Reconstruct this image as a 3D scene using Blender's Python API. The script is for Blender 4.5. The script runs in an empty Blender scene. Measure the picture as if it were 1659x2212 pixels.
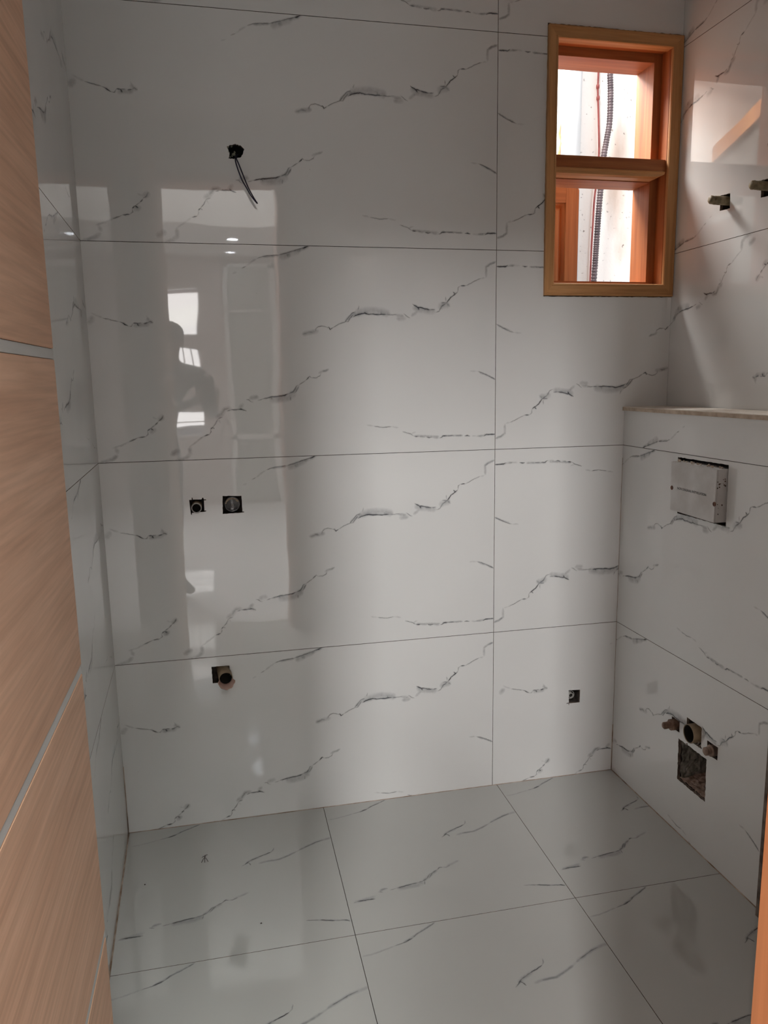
import bpy, bmesh, math, random
from mathutils import Vector, Matrix
from mathutils.geometry import tessellate_polygon
from mathutils import noise as mnoise
random.seed(7)
sc = bpy.context.scene
COL = sc.collection
PI = math.pi

# ------------------------------------------------------------------ camera
CAMP = Vector((-0.8406, -2.3428, 1.3638)); YAW, PIT, ROL = 0.2208, 0.1770, -0.0142
FPX, PX, PY = 1696.85, 30.85, 16.38
cam = bpy.data.cameras.new('camera'); camo = bpy.data.objects.new('camera', cam); COL.objects.link(camo)
fwd = Vector((math.sin(YAW)*math.cos(PIT), math.cos(YAW)*math.cos(PIT), -math.sin(PIT)))
rgt = Vector((math.cos(YAW), -math.sin(YAW), 0)); up = rgt.cross(fwd)
r2 = rgt*math.cos(ROL) + up*math.sin(ROL); u2 = -rgt*math.sin(ROL) + up*math.cos(ROL)
M = Matrix((r2, u2, -fwd)).transposed().to_4x4(); M.translation = CAMP
camo.matrix_world = M
cam.sensor_fit = 'VERTICAL'; cam.sensor_height = 24.0; cam.sensor_width = 24.0
cam.lens = FPX/2212*24.0
cam.shift_x = -PX/2212; cam.shift_y = PY/2212
cam.clip_start = 0.02; cam.clip_end = 100
sc.camera = camo

# ------------------------------------------------------------------ world, lights, exposure
w = bpy.data.worlds.new('world'); sc.world = w; w.use_nodes = True
nt = w.node_tree
bg = nt.nodes['Background']; bg.inputs[0].default_value = (0.86, 0.93, 1.0, 1); bg.inputs[1].default_value = 2.5
vs = sc.view_settings
vs.view_transform = 'Standard'; vs.look = 'None'; vs.exposure = 0.0; vs.gamma = 1.0; vs.use_curve_mapping = False
def area(name, loc, target, sx, sy, power, color):
    l = bpy.data.lights.new(name, 'AREA'); l.shape = 'RECTANGLE'; l.size = sx; l.size_y = sy; l.energy = power; l.color = color
    o = bpy.data.objects.new(name, l); COL.objects.link(o); o.location = loc
    d = Vector(target) - Vector(loc); o.rotation_euler = d.to_track_quat('-Z', 'Y').to_euler()
    return o
# daylight entering the tall stair window of the hall (outside its opening in the left wall)
area('stair_window_daylight', (-2.34, -6.15, 4.05), (-0.15, 0, 0.5), 0.55, 1.4, 330, (1.0, 0.985, 0.975))
# unseen overhead lamp added in the hall void to lift the ambient light
area('hall_fill_light', (-0.6, -3.9, 4.9), (-0.6, -3.9, 0), 1.6, 1.8, 250, (0.95, 0.99, 0.97))
# sky above the light well outside the bathroom window
area('light_well_daylight', (0.16, 0.58, 2.85), (0.34, 0.10, 2.0), 0.7, 0.5, 75, (1.0, 0.96, 0.92))
# daylight coming in through the far hall windows
area('far_window_daylight', (-1.45, -7.6, 1.6), (-1.0, -5.0, 1.0), 1.6, 1.6, 60, (1.0, 0.97, 0.95))

# ------------------------------------------------------------------ node helpers and materials
def new_mat(name):
    m = bpy.data.materials.new(name); m.use_nodes = True
    return m, m.node_tree, m.node_tree.nodes['Principled BSDF']
def N(nt, t, **kw):
    n = nt.nodes.new(t)
    for k, v in kw.items():
        setattr(n, k, v)
    return n
def noise_node(nt, scale, detail=3, vec=None, rough=.5, coord='Object', stretch=None, dist=0):
    tc = N(nt, 'ShaderNodeTexCoord'); src = tc.outputs[coord]
    if stretch:
        mp = N(nt, 'ShaderNodeMapping'); mp.inputs['Scale'].default_value = stretch
        nt.links.new(src, mp.inputs[0]); src = mp.outputs[0]
    n = N(nt, 'ShaderNodeTexNoise'); n.inputs['Scale'].default_value = scale; n.inputs['Detail'].default_value = detail
    n.inputs['Roughness'].default_value = rough; n.inputs['Distortion'].default_value = dist
    nt.links.new(src, n.inputs['Vector'])
    return n
def ramp(nt, fac, stops):
    r = N(nt, 'ShaderNodeValToRGB'); e = r.color_ramp.elements
    while len(e) < len(stops): e.new(0.5)
    for i, (p, c) in enumerate(stops):
        e[i].position = p; e[i].color = (*c, 1) if len(c) == 3 else c
    nt.links.new(fac, r.inputs[0]); return r
def bump(nt, p, h, strength, dist=.002):
    b = N(nt, 'ShaderNodeBump'); b.inputs['Strength'].default_value = strength; b.inputs['Distance'].default_value = dist
    nt.links.new(h, b.inputs['Height']); nt.links.new(b.outputs[0], p.inputs['Normal'])
def noisy(name, c1, c2, scale=20, rough=.6, bstr=0, bscale=None, stretch=None, metallic=0, lo=.35, hi=.65, spec=.5, detail=4, dist=0):
    m, nt, p = new_mat(name)
    n = noise_node(nt, scale, detail, stretch=stretch, dist=dist)
    r = ramp(nt, n.outputs[0], [(lo, c1), (hi, c2)])
    nt.links.new(r.outputs[0], p.inputs['Base Color'])
    p.inputs['Roughness'].default_value = rough; p.inputs['Metallic'].default_value = metallic
    p.inputs['Specular IOR Level'].default_value = spec
    if bstr:
        n2 = noise_node(nt, bscale or scale*3, 4, stretch=stretch); bump(nt, p, n2.outputs[0], bstr)
    return m

def tile_mat(name, c, rough, speck=True):
    m, nt, p = new_mat(name)
    n = noise_node(nt, 3.0, 3)
    r = ramp(nt, n.outputs[0], [(.3, tuple(x*.97 for x in c)), (.7, c)])
    out = r.outputs[0]
    if speck:      # sparse dirt specks
        tc = N(nt, 'ShaderNodeTexCoord'); v = N(nt, 'ShaderNodeTexVoronoi'); v.inputs['Scale'].default_value = 24
        nt.links.new(tc.outputs['Object'], v.inputs['Vector'])
        n3 = noise_node(nt, 2.2, 2)
        lim = N(nt, 'ShaderNodeMapRange'); lim.inputs[1].default_value = .52; lim.inputs[2].default_value = .72
        lim.inputs[3].default_value = 0; lim.inputs[4].default_value = .026
        nt.links.new(n3.outputs[0], lim.inputs[0])
        lt = N(nt, 'ShaderNodeMath', operation='LESS_THAN'); nt.links.new(v.outputs['Distance'], lt.inputs[0]); nt.links.new(lim.outputs[0], lt.inputs[1])
        mx = N(nt, 'ShaderNodeMix', data_type='RGBA'); nt.links.new(lt.outputs[0], mx.inputs[0]); nt.links.new(out, mx.inputs[6])
        mx.inputs[7].default_value = (.12, .09, .07, 1); out = mx.outputs[2]
    nt.links.new(out, p.inputs['Base Color'])
    p.inputs['Roughness'].default_value = rough; p.inputs['IOR'].default_value = 1.75
    n2 = noise_node(nt, 5.0, 1); bump(nt, p, n2.outputs[0], .05, .01)
    return m
WT = tile_mat('polished_wall_tile', (.73, .735, .725), .02)
FT = tile_mat('polished_floor_tile', (.46, .46, .435), .07)
def vein_mat(name, rough, dark):
    m, nt, p = new_mat(name)
    at = N(nt, 'ShaderNodeAttribute', attribute_name='vein')      # r: coverage, g: darkness
    sep = N(nt, 'ShaderNodeSeparateColor'); nt.links.new(at.outputs['Color'], sep.inputs[0])
    n = noise_node(nt, 55, 4, rough=.6)
    mr = N(nt, 'ShaderNodeMapRange'); mr.inputs[1].default_value = .33; mr.inputs[2].default_value = .62; mr.inputs[3].default_value = .45; mr.inputs[4].default_value = 1.0
    nt.links.new(n.outputs[0], mr.inputs[0])
    mul = N(nt, 'ShaderNodeMath', operation='MULTIPLY', use_clamp=True); nt.links.new(sep.outputs[0], mul.inputs[0]); nt.links.new(mr.outputs[0], mul.inputs[1])
    cr = ramp(nt, sep.outputs[1], [(0, (.30, .315, .34)), (1, dark)])
    nt.links.new(cr.outputs[0], p.inputs['Base Color']); p.inputs['Roughness'].default_value = rough; p.inputs['IOR'].default_value = 1.75
    n2 = noise_node(nt, 5.0, 1); bump(nt, p, n2.outputs[0], .05, .01)
    tr = N(nt, 'ShaderNodeBsdfTransparent'); mx = N(nt, 'ShaderNodeMixShader'); o = nt.nodes['Material Output']
    nt.links.new(mul.outputs[0], mx.inputs[0]); nt.links.new(tr.outputs[0], mx.inputs[1]); nt.links.new(p.outputs[0], mx.inputs[2])
    nt.links.new(mx.outputs[0], o.inputs[0])
    return m
WV = vein_mat('grey_vein_print', .02, (.025, .027, .045))
FV = vein_mat('floor_vein_print', .07, (.03, .03, .04))
MORTAR = noisy('rough_mortar', (.10, .075, .06), (.22, .18, .15), 35, .95, .8, 60)
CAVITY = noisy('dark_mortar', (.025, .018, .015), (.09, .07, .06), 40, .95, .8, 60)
GROUT = noisy('stained_grout', (.30, .22, .15), (.62, .55, .47), 14, .9, .3)
DIRT = noisy('brown_corner_dirt', (.20, .12, .07), (.50, .42, .35), 18, .9, .3)
PLASTER = noisy('white_plaster', (.72, .70, .68), (.80, .78, .76), 6, .8, .2, 80)
PINK = noisy('pinkish_wall_paint', (.48, .42, .40), (.54, .47, .45), 3, .6)
OUTWALL = None
def outwall():
    m, nt, p = new_mat('stained_outdoor_render')
    n = noise_node(nt, 5, 5, stretch=(1, 1, .28)); n2 = noise_node(nt, 60, 5)
    r = ramp(nt, n.outputs[0], [(.34, (.58, .46, .38)), (.50, (.80, .75, .70)), (1, (.86, .83, .79))])
    r2_ = ramp(nt, n2.outputs[0], [(.27, (.15, .11, .09)), (.34, (1, 1, 1))])
    mx = N(nt, 'ShaderNodeMix', data_type='RGBA', blend_type='MULTIPLY'); mx.inputs[0].default_value = .8
    nt.links.new(r.outputs[0], mx.inputs[6]); nt.links.new(r2_.outputs[0], mx.inputs[7]); nt.links.new(mx.outputs[2], p.inputs['Base Color'])
    p.inputs['Roughness'].default_value = .9
    n3 = noise_node(nt, 30, 5); bump(nt, p, n3.outputs[0], .5, .004)
    return m
OUTWALL = outwall()
def wood(name, c1, c2, c3, axis, scale=1.0, rough=.55, spec=.4):
    m, nt, p = new_mat(name)
    st = [14*scale]*3; st[axis] = .9*scale
    n = noise_node(nt, 2.2, 6, stretch=tuple(st), dist=.6, rough=.6)
    st2 = [90*scale]*3; st2[axis] = 3*scale
    n2 = noise_node(nt, 1.5, 3, stretch=tuple(st2))
    r = ramp(nt, n.outputs[0], [(.30, c1), (.5, c2), (.70, c3)])
    rr = ramp(nt, n2.outputs[0], [(.35, (.86, .85, .84)), (.62, (1, 1, 1))])
    mx = N(nt, 'ShaderNodeMix', data_type='RGBA', blend_type='MULTIPLY'); mx.inputs[0].default_value = 1
    nt.links.new(r.outputs[0], mx.inputs[6]); nt.links.new(rr.outputs[0], mx.inputs[7]); nt.links.new(mx.outputs[2], p.inputs['Base Color'])
    p.inputs['Roughness'].default_value = rough; p.inputs['Specular IOR Level'].default_value = spec
    bump(nt, p, n2.outputs[0], .12, .001)
    return m
VENEER = wood('door_veneer', (.60, .365, .24), (.69, .44, .295), (.77, .51, .355), 1, 1.0, .6)
CASE_V = wood('casing_wood_upright', (.42, .20, .075), (.56, .29, .115), (.66, .36, .16), 2)
CASE_H = wood('casing_wood_level', (.42, .20, .075), (.56, .29, .115), (.66, .36, .16), 0)
RED_V = wood('red_wood_upright', (.27, .075, .022), (.38, .125, .038), (.46, .165, .055), 2)
RED_H = wood('red_wood_level', (.27, .075, .022), (.38, .125, .038), (.46, .165, .055), 0)
JAMB = wood('jamb_wood', (.38, .13, .05), (.48, .18, .07), (.55, .23, .10), 2)
SHUT = wood('shutter_wood', (.36, .14, .05), (.50, .20, .07), (.58, .27, .10), 2)
STRIP = noisy('brushed_inlay_strip', (.50, .51, .50), (.58, .59, .58), 30, .45, 0, stretch=(1, .1, 1))
BROWNPVC = noisy('muddy_pvc', (.20, .14, .085), (.33, .25, .16), 30, .5, .2, 90)
PINKPVC = noisy('sawn_pvc_lip', (.42, .27, .22), (.55, .38, .32), 22, .6, .2, 60)
GREYPVC = noisy('grey_pvc_ring', (.30, .29, .27), (.45, .44, .42), 40, .35)
WHITEPVC = noisy('white_pvc_pipe', (.34, .35, .36), (.46, .47, .47), 9, .35, stretch=(1, 1, .3))
CAPMAT = noisy('muddy_clear_cap', (.035, .035, .04), (.13, .125, .125), 25, .18, .3, 50, spec=.8)
RUST = noisy('crusted_brass_fitting', (.13, .07, .045), (.28, .17, .12), 60, .65, .9, 130)
RUST2 = noisy('dusty_brass_fitting', (.17, .13, .07), (.38, .31, .19), 45, .6, .8, 120)
BOXW = noisy('dusty_white_plastic', (.50, .48, .46), (.62, .61, .60), 12, .5, .15, 60)
RUBBER = noisy('dark_conduit_plastic', (.045, .03, .035), (.10, .07, .075), 30, .5)
REDWIRE = noisy('red_cable_sheath', (.22, .04, .035), (.32, .07, .06), 30, .5)
NAVY = noisy('dark_blue_insulation', (.008, .006, .022), (.02, .016, .05), 40, .35)
BLACKM = noisy('black_insect_shell', (.02, .012, .01), (.05, .03, .025), 200, .5)
BROWNSTAIN = noisy('rust_stain', (.45, .18, .06), (.66, .34, .16), 30, .9)
WHITEP = noisy('white_lacquer', (.72, .72, .70), (.78, .78, .76), 4, .35)
GREYP = noisy('grey_green_panel', (.36, .38, .35), (.42, .44, .41), 3, .35)
INK = noisy('faded_black_ink', (.05, .05, .05), (.10, .10, .10), 80, .8)
CREAMT = noisy('hall_floor_tile', (.72, .72, .72), (.80, .80, .80), 1.5, .05)
BRASS_EDGE = noisy('raw_tile_edge', (.42, .33, .25), (.58, .48, .38), 40, .8, .3)
LEDGETOP = noisy('dusty_ledge_top', (.66, .60, .52), (.78, .73, .66), 30, .7, .3)
def emit(name, c, s):
    m, nt, p = new_mat(name); p.inputs['Emission Color'].default_value = (*c, 1); p.inputs['Emission Strength'].default_value = s
    n = noise_node(nt, 3); r = ramp(nt, n.outputs[0], [(0, c), (1, c)]); nt.links.new(r.outputs[0], p.inputs['Base Color'])
    return m
LAMP = emit('lit_lamp_diffuser', (.85, .92, 1.0), 60)

# ------------------------------------------------------------------ object helpers
def link(name, me, parent=None):
    o = bpy.data.objects.new(name, me); COL.objects.link(o)
    if parent is not None: o.parent = parent
    return o
def obj(name, bm, mats, parent=None, smooth=False):
    me = bpy.data.meshes.new(name); bmesh.ops.recalc_face_normals(bm, faces=bm.faces[:]) ; bm.to_mesh(me); bm.free()
    for m in (mats if isinstance(mats, (list, tuple)) else [mats]): me.materials.append(m)
    if smooth:
        for p in me.polygons: p.use_smooth = True
    return link(name, me, parent)
def tag(o, label, cat, group=None):
    o['label'] = label; o['category'] = cat
    if group: o['group'] = group
    return o
def struct(o, label=None):
    o['kind'] = 'structure'
    if label: o['label'] = label
    return o
def empty(name, loc, parent=None):
    o = bpy.data.objects.new(name, None); COL.objects.link(o); o.location = loc; o.empty_display_size = .05
    if parent is not None: o.parent = parent
    return o
def box(bm, x0, x1, y0, y1, z0, z1, mi=0):
    v = [bm.verts.new((x, y, z)) for x in (x0, x1) for y in (y0, y1) for z in (z0, z1)]
    for q in ((0, 1, 3, 2), (4, 6, 7, 5), (0, 4, 5, 1), (2, 3, 7, 6), (0, 2, 6, 4), (1, 5, 7, 3)):
        f = bm.faces.new([v[i] for i in q]); f.material_index = mi
def bxo(name, dims, m, parent=None, bev=0):
    bm = bmesh.new(); box(bm, *dims)
    if bev: bmesh.ops.bevel(bm, geom=bm.edges[:], offset=bev, segments=2, affect='EDGES')
    return obj(name, bm, m, parent)
class Frame:        # surface frame: u, v along the surface, n out into the room
    def __init__(s, o, eu, ev, en): s.o, s.eu, s.ev, s.en = map(Vector, (o, eu, ev, en))
    def p(s, u, v, n=0): return s.o + s.eu*u + s.ev*v + s.en*n
aL, aR = -0.0315, -0.0145
XL, XR, XU = -1.1795, 0.4411, 0.5923
F_BACK = Frame((0, 0, 0), (1, 0, 0), (0, 0, 1), (0, -1, 0))
F_BOX = Frame((XR, 0, 0), (-aR, -1, 0), (0, 0, 1), (-1, 0, 0))
F_RIGHT = Frame((XU, 0, 0), (-aR, -1, 0), (0, 0, 1), (-1, 0, 0))
F_LEFT = Frame((XL, 0, 0), (aL, 1, 0), (0, 0, 1), (1, 0, 0))
F_FLOOR = Frame((0, 0, 0), (1, 0, 0), (0, 1, 0), (0, 0, 1))
def prism(bm, fr, outer, holes, n0, n1, mi=0, cap0=True, cap1=True, side_mi=None):
    """polygon with holes in (u, v), extruded from depth n0 to n1 along the frame normal"""
    loops = [[Vector((a, b, 0)) for a, b in outer]] + [[Vector((a, b, 0)) for a, b in h] for h in holes]
    flat = [p for l in loops for p in l]
    tris = tessellate_polygon(loops)
    A = [bm.verts.new(fr.p(p.x, p.y, n0)) for p in flat]; B = [bm.verts.new(fr.p(p.x, p.y, n1)) for p in flat]
    for t in tris:
        if cap1:
            try: f = bm.faces.new([B[i] for i in t]); f.material_index = mi
            except ValueError: pass
        if cap0:
            try: f = bm.faces.new([A[i] for i in t]); f.material_index = mi
            except ValueError: pass
    k = 0
    for l in loops:
        n = len(l)
        for i in range(n):
            a, b = k+i, k+(i+1) % n
            f = bm.faces.new((A[a], A[b], B[b], B[a])); f.material_index = mi if side_mi is None else side_mi
        k += n
def rect(a0, a1, b0, b1): return [(a0, b0), (a1, b0), (a1, b1), (a0, b1)]
def jag(poly, step=.004, amp=.0007):
    out = []
    for i, (a, b) in enumerate(poly):
        c, d = poly[(i+1) % len(poly)]; L = math.hypot(c-a, d-b); k = max(1, int(L/step))
        for j in range(k):
            t = j/k; q = amp if j else 0
            out.append((a+(c-a)*t+random.uniform(-q, q), b+(d-b)*t+random.uniform(-q, q)))
    return out
def tube(bm, pts, r, seg=8, caps=True, mi=0, rs=None):
    pts = [Vector(p) for p in pts]; rings = []
    nrm = None
    for i, p in enumerate(pts):
        t = (pts[min(i+1, len(pts)-1)] - pts[max(i-1, 0)]).normalized()
        if nrm is None: nrm = t.orthogonal().normalized()
        nrm = (nrm - t*nrm.dot(t)).normalized(); bn = t.cross(nrm)
        rr = rs[i] if rs else r
        rings.append([bm.verts.new(p + (nrm*math.cos(2*PI*k/seg) + bn*math.sin(2*PI*k/seg))*rr) for k in range(seg)])
    for a, b in zip(rings, rings[1:]):
        for k in range(seg):
            f = bm.faces.new((a[k], a[(k+1) % seg], b[(k+1) % seg], b[k])); f.material_index = mi; f.smooth = True
    if caps:
        bm.faces.new(rings[0][::-1]).material_index = mi; bm.faces.new(rings[-1]).material_index = mi
def lathe(bm, base, axis, prof, seg=24, mi=0, wob=0):
    """profile list of (distance along axis, radius)"""
    axis = Vector(axis).normalized(); a = axis.orthogonal().normalized(); b = axis.cross(a); base = Vector(base); rings = []
    for d, r in prof:
        rings.append([bm.verts.new(base + axis*d + (a*math.cos(2*PI*k/seg) + b*math.sin(2*PI*k/seg))*max(r, 1e-5)*(1+random.uniform(-wob, wob))) for k in range(seg)])
    for p, q in zip(rings, rings[1:]):
        for k in range(seg):
            f = bm.faces.new((p[k], p[(k+1) % seg], q[(k+1) % seg], q[k])); f.material_index = mi; f.smooth = True
    return rings

# ------------------------------------------------------------------ the printed vein pattern (millimetres on a 1200 x 600 tile, and on a 600 x 600 floor tile)
WALL_VEINS = "f:609 354.2,617.5 356.1,628.2 361.2,638.8 357.5;s10:606 353.9,623.7 357.8,645.4 361.7,656.3 363;t:646.4 363.3,647.6 369.5,654.1 375.3,664.9 377.8,675.4 375.3,683.8 372.6;c:681 371.6,685.2 373.8,689.1 367.4,697.9 372.6;t:697.9 372.6,714.1 381.9,733.5 389.2,744.9 402.7,753.7 413,766.7 418.2;t:733.5 389.2,743.5 389.9,748.9 398.7,758 410;s8:733.6 392.1,750.4 404,767.3 416;c:757.8 402.7,768.8 409,779.6 411.5,792.7 414.2,805.7 410.8,818.9 411.3,834.2 409.6,843.1 411,856.3 410.4;t:856.3 410.4,873.4 409.8,889.5 411.1;t:772.4 423.5,776.9 435.8;s16:761.6 412,790.7 419.1,819 421.5,845.3 418.3,869.2 411.1;t:842.4 411,841.8 417.6;t:909.6 413.6,916.2 408.6,923 403.2,930.7 400.5;s10:887.4 398.4,918.7 399.2;s6:883.3 409.8,911.7 407.2;c:937 441.1,953.9 431.8,959.8 431.9,975.7 427.4,991.7 424.6;t:991.7 424.6,1007.8 426.1;c:953.9 430.9,958.7 425;s12:937.6 434.2,954.7 424.9,976.2 422.3,1008.1 417;s7:933.1 405.9,951.8 419.5;t:1007.8 416.3,1019.8 421.1,1028 435.1,1044 445.6;c:1044 445.6,1056.1 461.5,1062.2 465.4,1070.4 471.1,1078.4 477.7;t:1078.4 477.7,1079.4 489.8,1086.5 495;c:1086.5 495,1102.8 495.2;t:1102.8 495.2,1115 500.5,1131.3 509.2,1151.6 517.1;f:1151.3 517,1166.1 519;s6:1168 520,1167.9 536.2,1167.7 551,1179.9 559.4,1200.5 566.8;f:1167.3 549.7,1180.5 559.3,1201.2 566.4;c:1063.3 477.5,1069.9 471.1;t:1025.9 445.5,1044 445.6;t:1040 463.3,1041.1 449.3;s14:1016.8 429.2,1031.3 438.8,1054.7 440.3;f:1043 445.6,1054.7 433.5;s12:217.1 16,232.9 23.4,246.1 29.6;s9:227.3 -4.5,242.8 0.2,262.8 7.5,273.8 18.3,272.5 39.3;f:271.1 38.7,283 45.1,298.4 56.5,314.7 68.1;c:314.7 68.1,330.5 72.3;t:330.5 72.3,334.3 80.7,333 86.8;c:333 86.8,339 92.4;t:339 92.4,348.7 103,356 116.4;t:356 116.4,369.2 120.5;s10:348.2 118.4,366.5 128.5,377.2 143.7,398 145;f:365.7 128.5,377 143.7,387.5 146;t:381.9 137,393.7 141.1;c:393.7 141.1,405.4 141.3,425.5 141.7,438.4 136.7;c:419.7 145.6,425.5 141.7;c:339 92.4,344.7 88.4;s9:415 144.6,423.2 149.8,431.1 158.4;f:356 116.8,363.1 103.3;t:438.3 169.9,445.5 169.5,452.6 163.2,458.9 161.8;s10:446.7 171.9,467.8 176.8,474.6 172.6;t:471.1 166,486.1 170.4;c:486.1 170.4,502.9 173.8,512.1 175.9,529 177.4,549.6 179.7,561.1 184.3;t:561.1 184.3,574.4 189.4,580.3 196.8,584.4 206,591.9 208.7;t:581.8 187.5,593.8 207.9;t:591.9 208.7,613.2 222.3;c:613.2 222.3,619.1 227.9,625 233.7,628.6 229.6;t:628.6 229.6,643.8 229,655.2 234.7,658.4 241.3;s6:649.9 241.9,663.2 247.1,672.9 249.4,683.3 255;f:663.2 247.7,672.9 249.4,681.6 254;s16:505.1 169.3,531.9 168.7,560.4 173.5,582.7 189.2;t:567.3 175.7,565.9 164.4;t:510.7 175.2,511.8 169.2;s8:574.5 186.7,591.4 205.2;f:790.9 87.7,813 83;t:813 83,843.1 78.2,868.5 80.8;f:868.5 80.8,891 75.9;t:902.1 64.5,927.4 56.3,938.7 48.5;c:938.7 48.5,953 47.8;f:953 47.8,974.7 43.9;c:977.6 45.2,986.6 43.2,995.5 44.6;f:995.5 43.9,1007.5 41.2,1019.1 41.4;c:1019.1 41.4,1023.9 42.3,1030.7 46.9,1043.5 46.8;t:1043.5 46.8,1062.6 47.1,1066.1 44.1;f:1066.1 46.5,1094.9 45.1;c:1099.5 45.3,1108.6 46.4,1117.8 44.4;f:1122.4 44.8,1140.8 42.8,1162.8 42.3;c:1162.8 42.3,1171.5 47.9,1200.9 47.3;f:944.6 62.3,927.4 55.7;s5:937.7 51.1,1019.4 45.6;s4:1026.9 48.2,1094.9 47.5;s4:1140.8 44.5,1199.3 48.5;f:1116.4 243.3,1140.2 242.3;t:1140.2 242.3,1154.8 238.1,1178.3 227.6,1200.1 216.1;s5:1146.6 239.4,1177.1 227.6,1200.1 215.9;s12:22.4 382.2,29 390.8,40.6 402.1;f:33.6 412,44.7 406.2,62.2 398.3;t:62.2 398.3,82.6 393.5,105.6 388.2;c:105.6 388.2,112 386,119.4 380.8,128.3 376.1;t:128.3 376.1,136.2 376.1,140.8 384.3;c:140.8 384.3,151.4 384.8;t:151 384.8,163.2 385.2;c:168.4 383,180.4 385.6;t:180.4 385.6,185.6 389.9,194.4 384.9;c:151 384.8,155.3 376.1;f:177.2 405.3,183.6 391.7;s10:176.3 397.3,184.2 388.6,195.1 386.1;s9:140.7 377.3,165.3 379.8,183.6 379.9;s9:22.9 -0.1,42.3 3.2,60.4 10.3,74.6 21.5;f:60 41,85.9 47.9,108.4 58.4,125.1 65;t:107.8 58.4,125.1 65,133.5 68.9;c:133.5 68.9,152.6 70.9;t:152.6 70.9,160.4 77.4,159.1 86.6;c:159.1 86.6,167.7 93.6;t:167.7 93.6,182.1 103.3;c:181 103.3,189.5 111.4;t:189.1 112.2,199.6 119.8,204.1 129.5;c:167.7 93.6,175.6 88.7;s9:69.3 41.4,73.5 32.1,76.2 24.1;s12:187.1 118.8,199.9 122.4,205.5 131.4;f:174.9 125.1,187.1 120.1;s10:164.3 80.2,182.8 92.7;f:416.4 520.5,429.5 525.2;t:442.8 535.3,456.2 541.6;f:456.2 541.6,471.5 553.1,486.7 562.4;t:486.7 562.4,503.7 568.5,520.9 570.7,549.1 573.1;s14:549 569.3,560.2 569.3,581.4 576.7;s12:570.2 573.5,594.1 581.6,610.1 588.3;s7:600.8 585.5,623.9 593.6,636.9 600.2;t:548 573.1,567.7 578.5,594.2 586.6,620.9 594.8,636.9 600.2;c:616.8 592.2,632.9 598.9;s6:502.3 567.1,549.2 571.8"
FLOOR_VEINS = "f:4.3 522.5,28.2 523.6,60.7 531.7,86.4 538.4;t:86.4 538.4,114.7 545.3;c:110.9 543.9,136.5 555;t:136.5 555,150.3 567.1,174.9 579.1,205.3 596.7;s5:108.3 542.9,149.4 566.5,204.4 596.6;t:324.2 343.6,340.4 354.8;c:333.6 350.7,347.4 364;t:347.4 364,373.4 377.5;c:373.4 377.5,398.4 387.3,410.7 394;t:410.7 394,417.4 401.6,420.3 414.4;c:341.8 357.4,347 353.2,350.6 342.7;s9:336.2 354.4,352.2 366.5,380.1 378.9;s7:370.5 345.3,393.2 350.6,427.8 350.9,457.8 363.7,481.1 376.2;f:393.2 350.6,427.8 350.9,457.8 363.7,481.1 376.2,504.8 391.1;s8:493.4 384.6,505.4 390.9,545.7 411.1,567.3 417.8,596.6 424.6;t:505.4 390.9,545.7 411.1,567.3 417.8;f:13.6 107.6,25.9 112.6;c:25.9 112.6,43.9 113,60.6 112.2,75.6 112.4;s9:17.9 110.7,43.7 116,67.1 119.9,78.2 125.1;t:87.3 138.9,101.3 133.7;s9:92.5 139.5,104.2 146.6,117.3 147.5;f:92.9 141.4,104.2 146.6,117.3 147.5;t:120.3 137.6,141.9 142.4;c:141.9 142.4,162.6 145.8,183.3 149.5,201.3 150.9;t:201.3 150.9,217.8 154.9,232.3 163.7;t:232.3 163.7,242.2 179.1,252.4 183.9;t:237 161.3,252.4 183.9;t:252.4 183.9,269.1 194.5;c:269.1 194.5,278.5 203.2,286.9 200.7;t:286.9 200.7,298 199.2,310.3 205.9;s6:298.8 204.3,317.5 210.4,342.1 222.3;s13:140.9 137.6,170 140.5,198.9 141.5,219.7 150.9;s8:218.2 155.4,241.4 172.9,270 193.9;t:221.9 154.5,219.1 138.6;t:478.5 70.7,514.3 64.7;c:514.3 64.7,551.3 52.7;t:551.3 52.7,581.4 48.9;c:576 50.2,589.7 41.5;s5:500.7 67,589.6 45.1"
def parse(s):
    out = []
    for it in s.split(';'):
        k, p = it.split(':'); out.append((k, [tuple(float(x)/1000 for x in q.split()) for q in p.split(',')]))
    return out
WALL_VEINS = parse(WALL_VEINS); FLOOR_VEINS = parse(FLOOR_VEINS)
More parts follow.
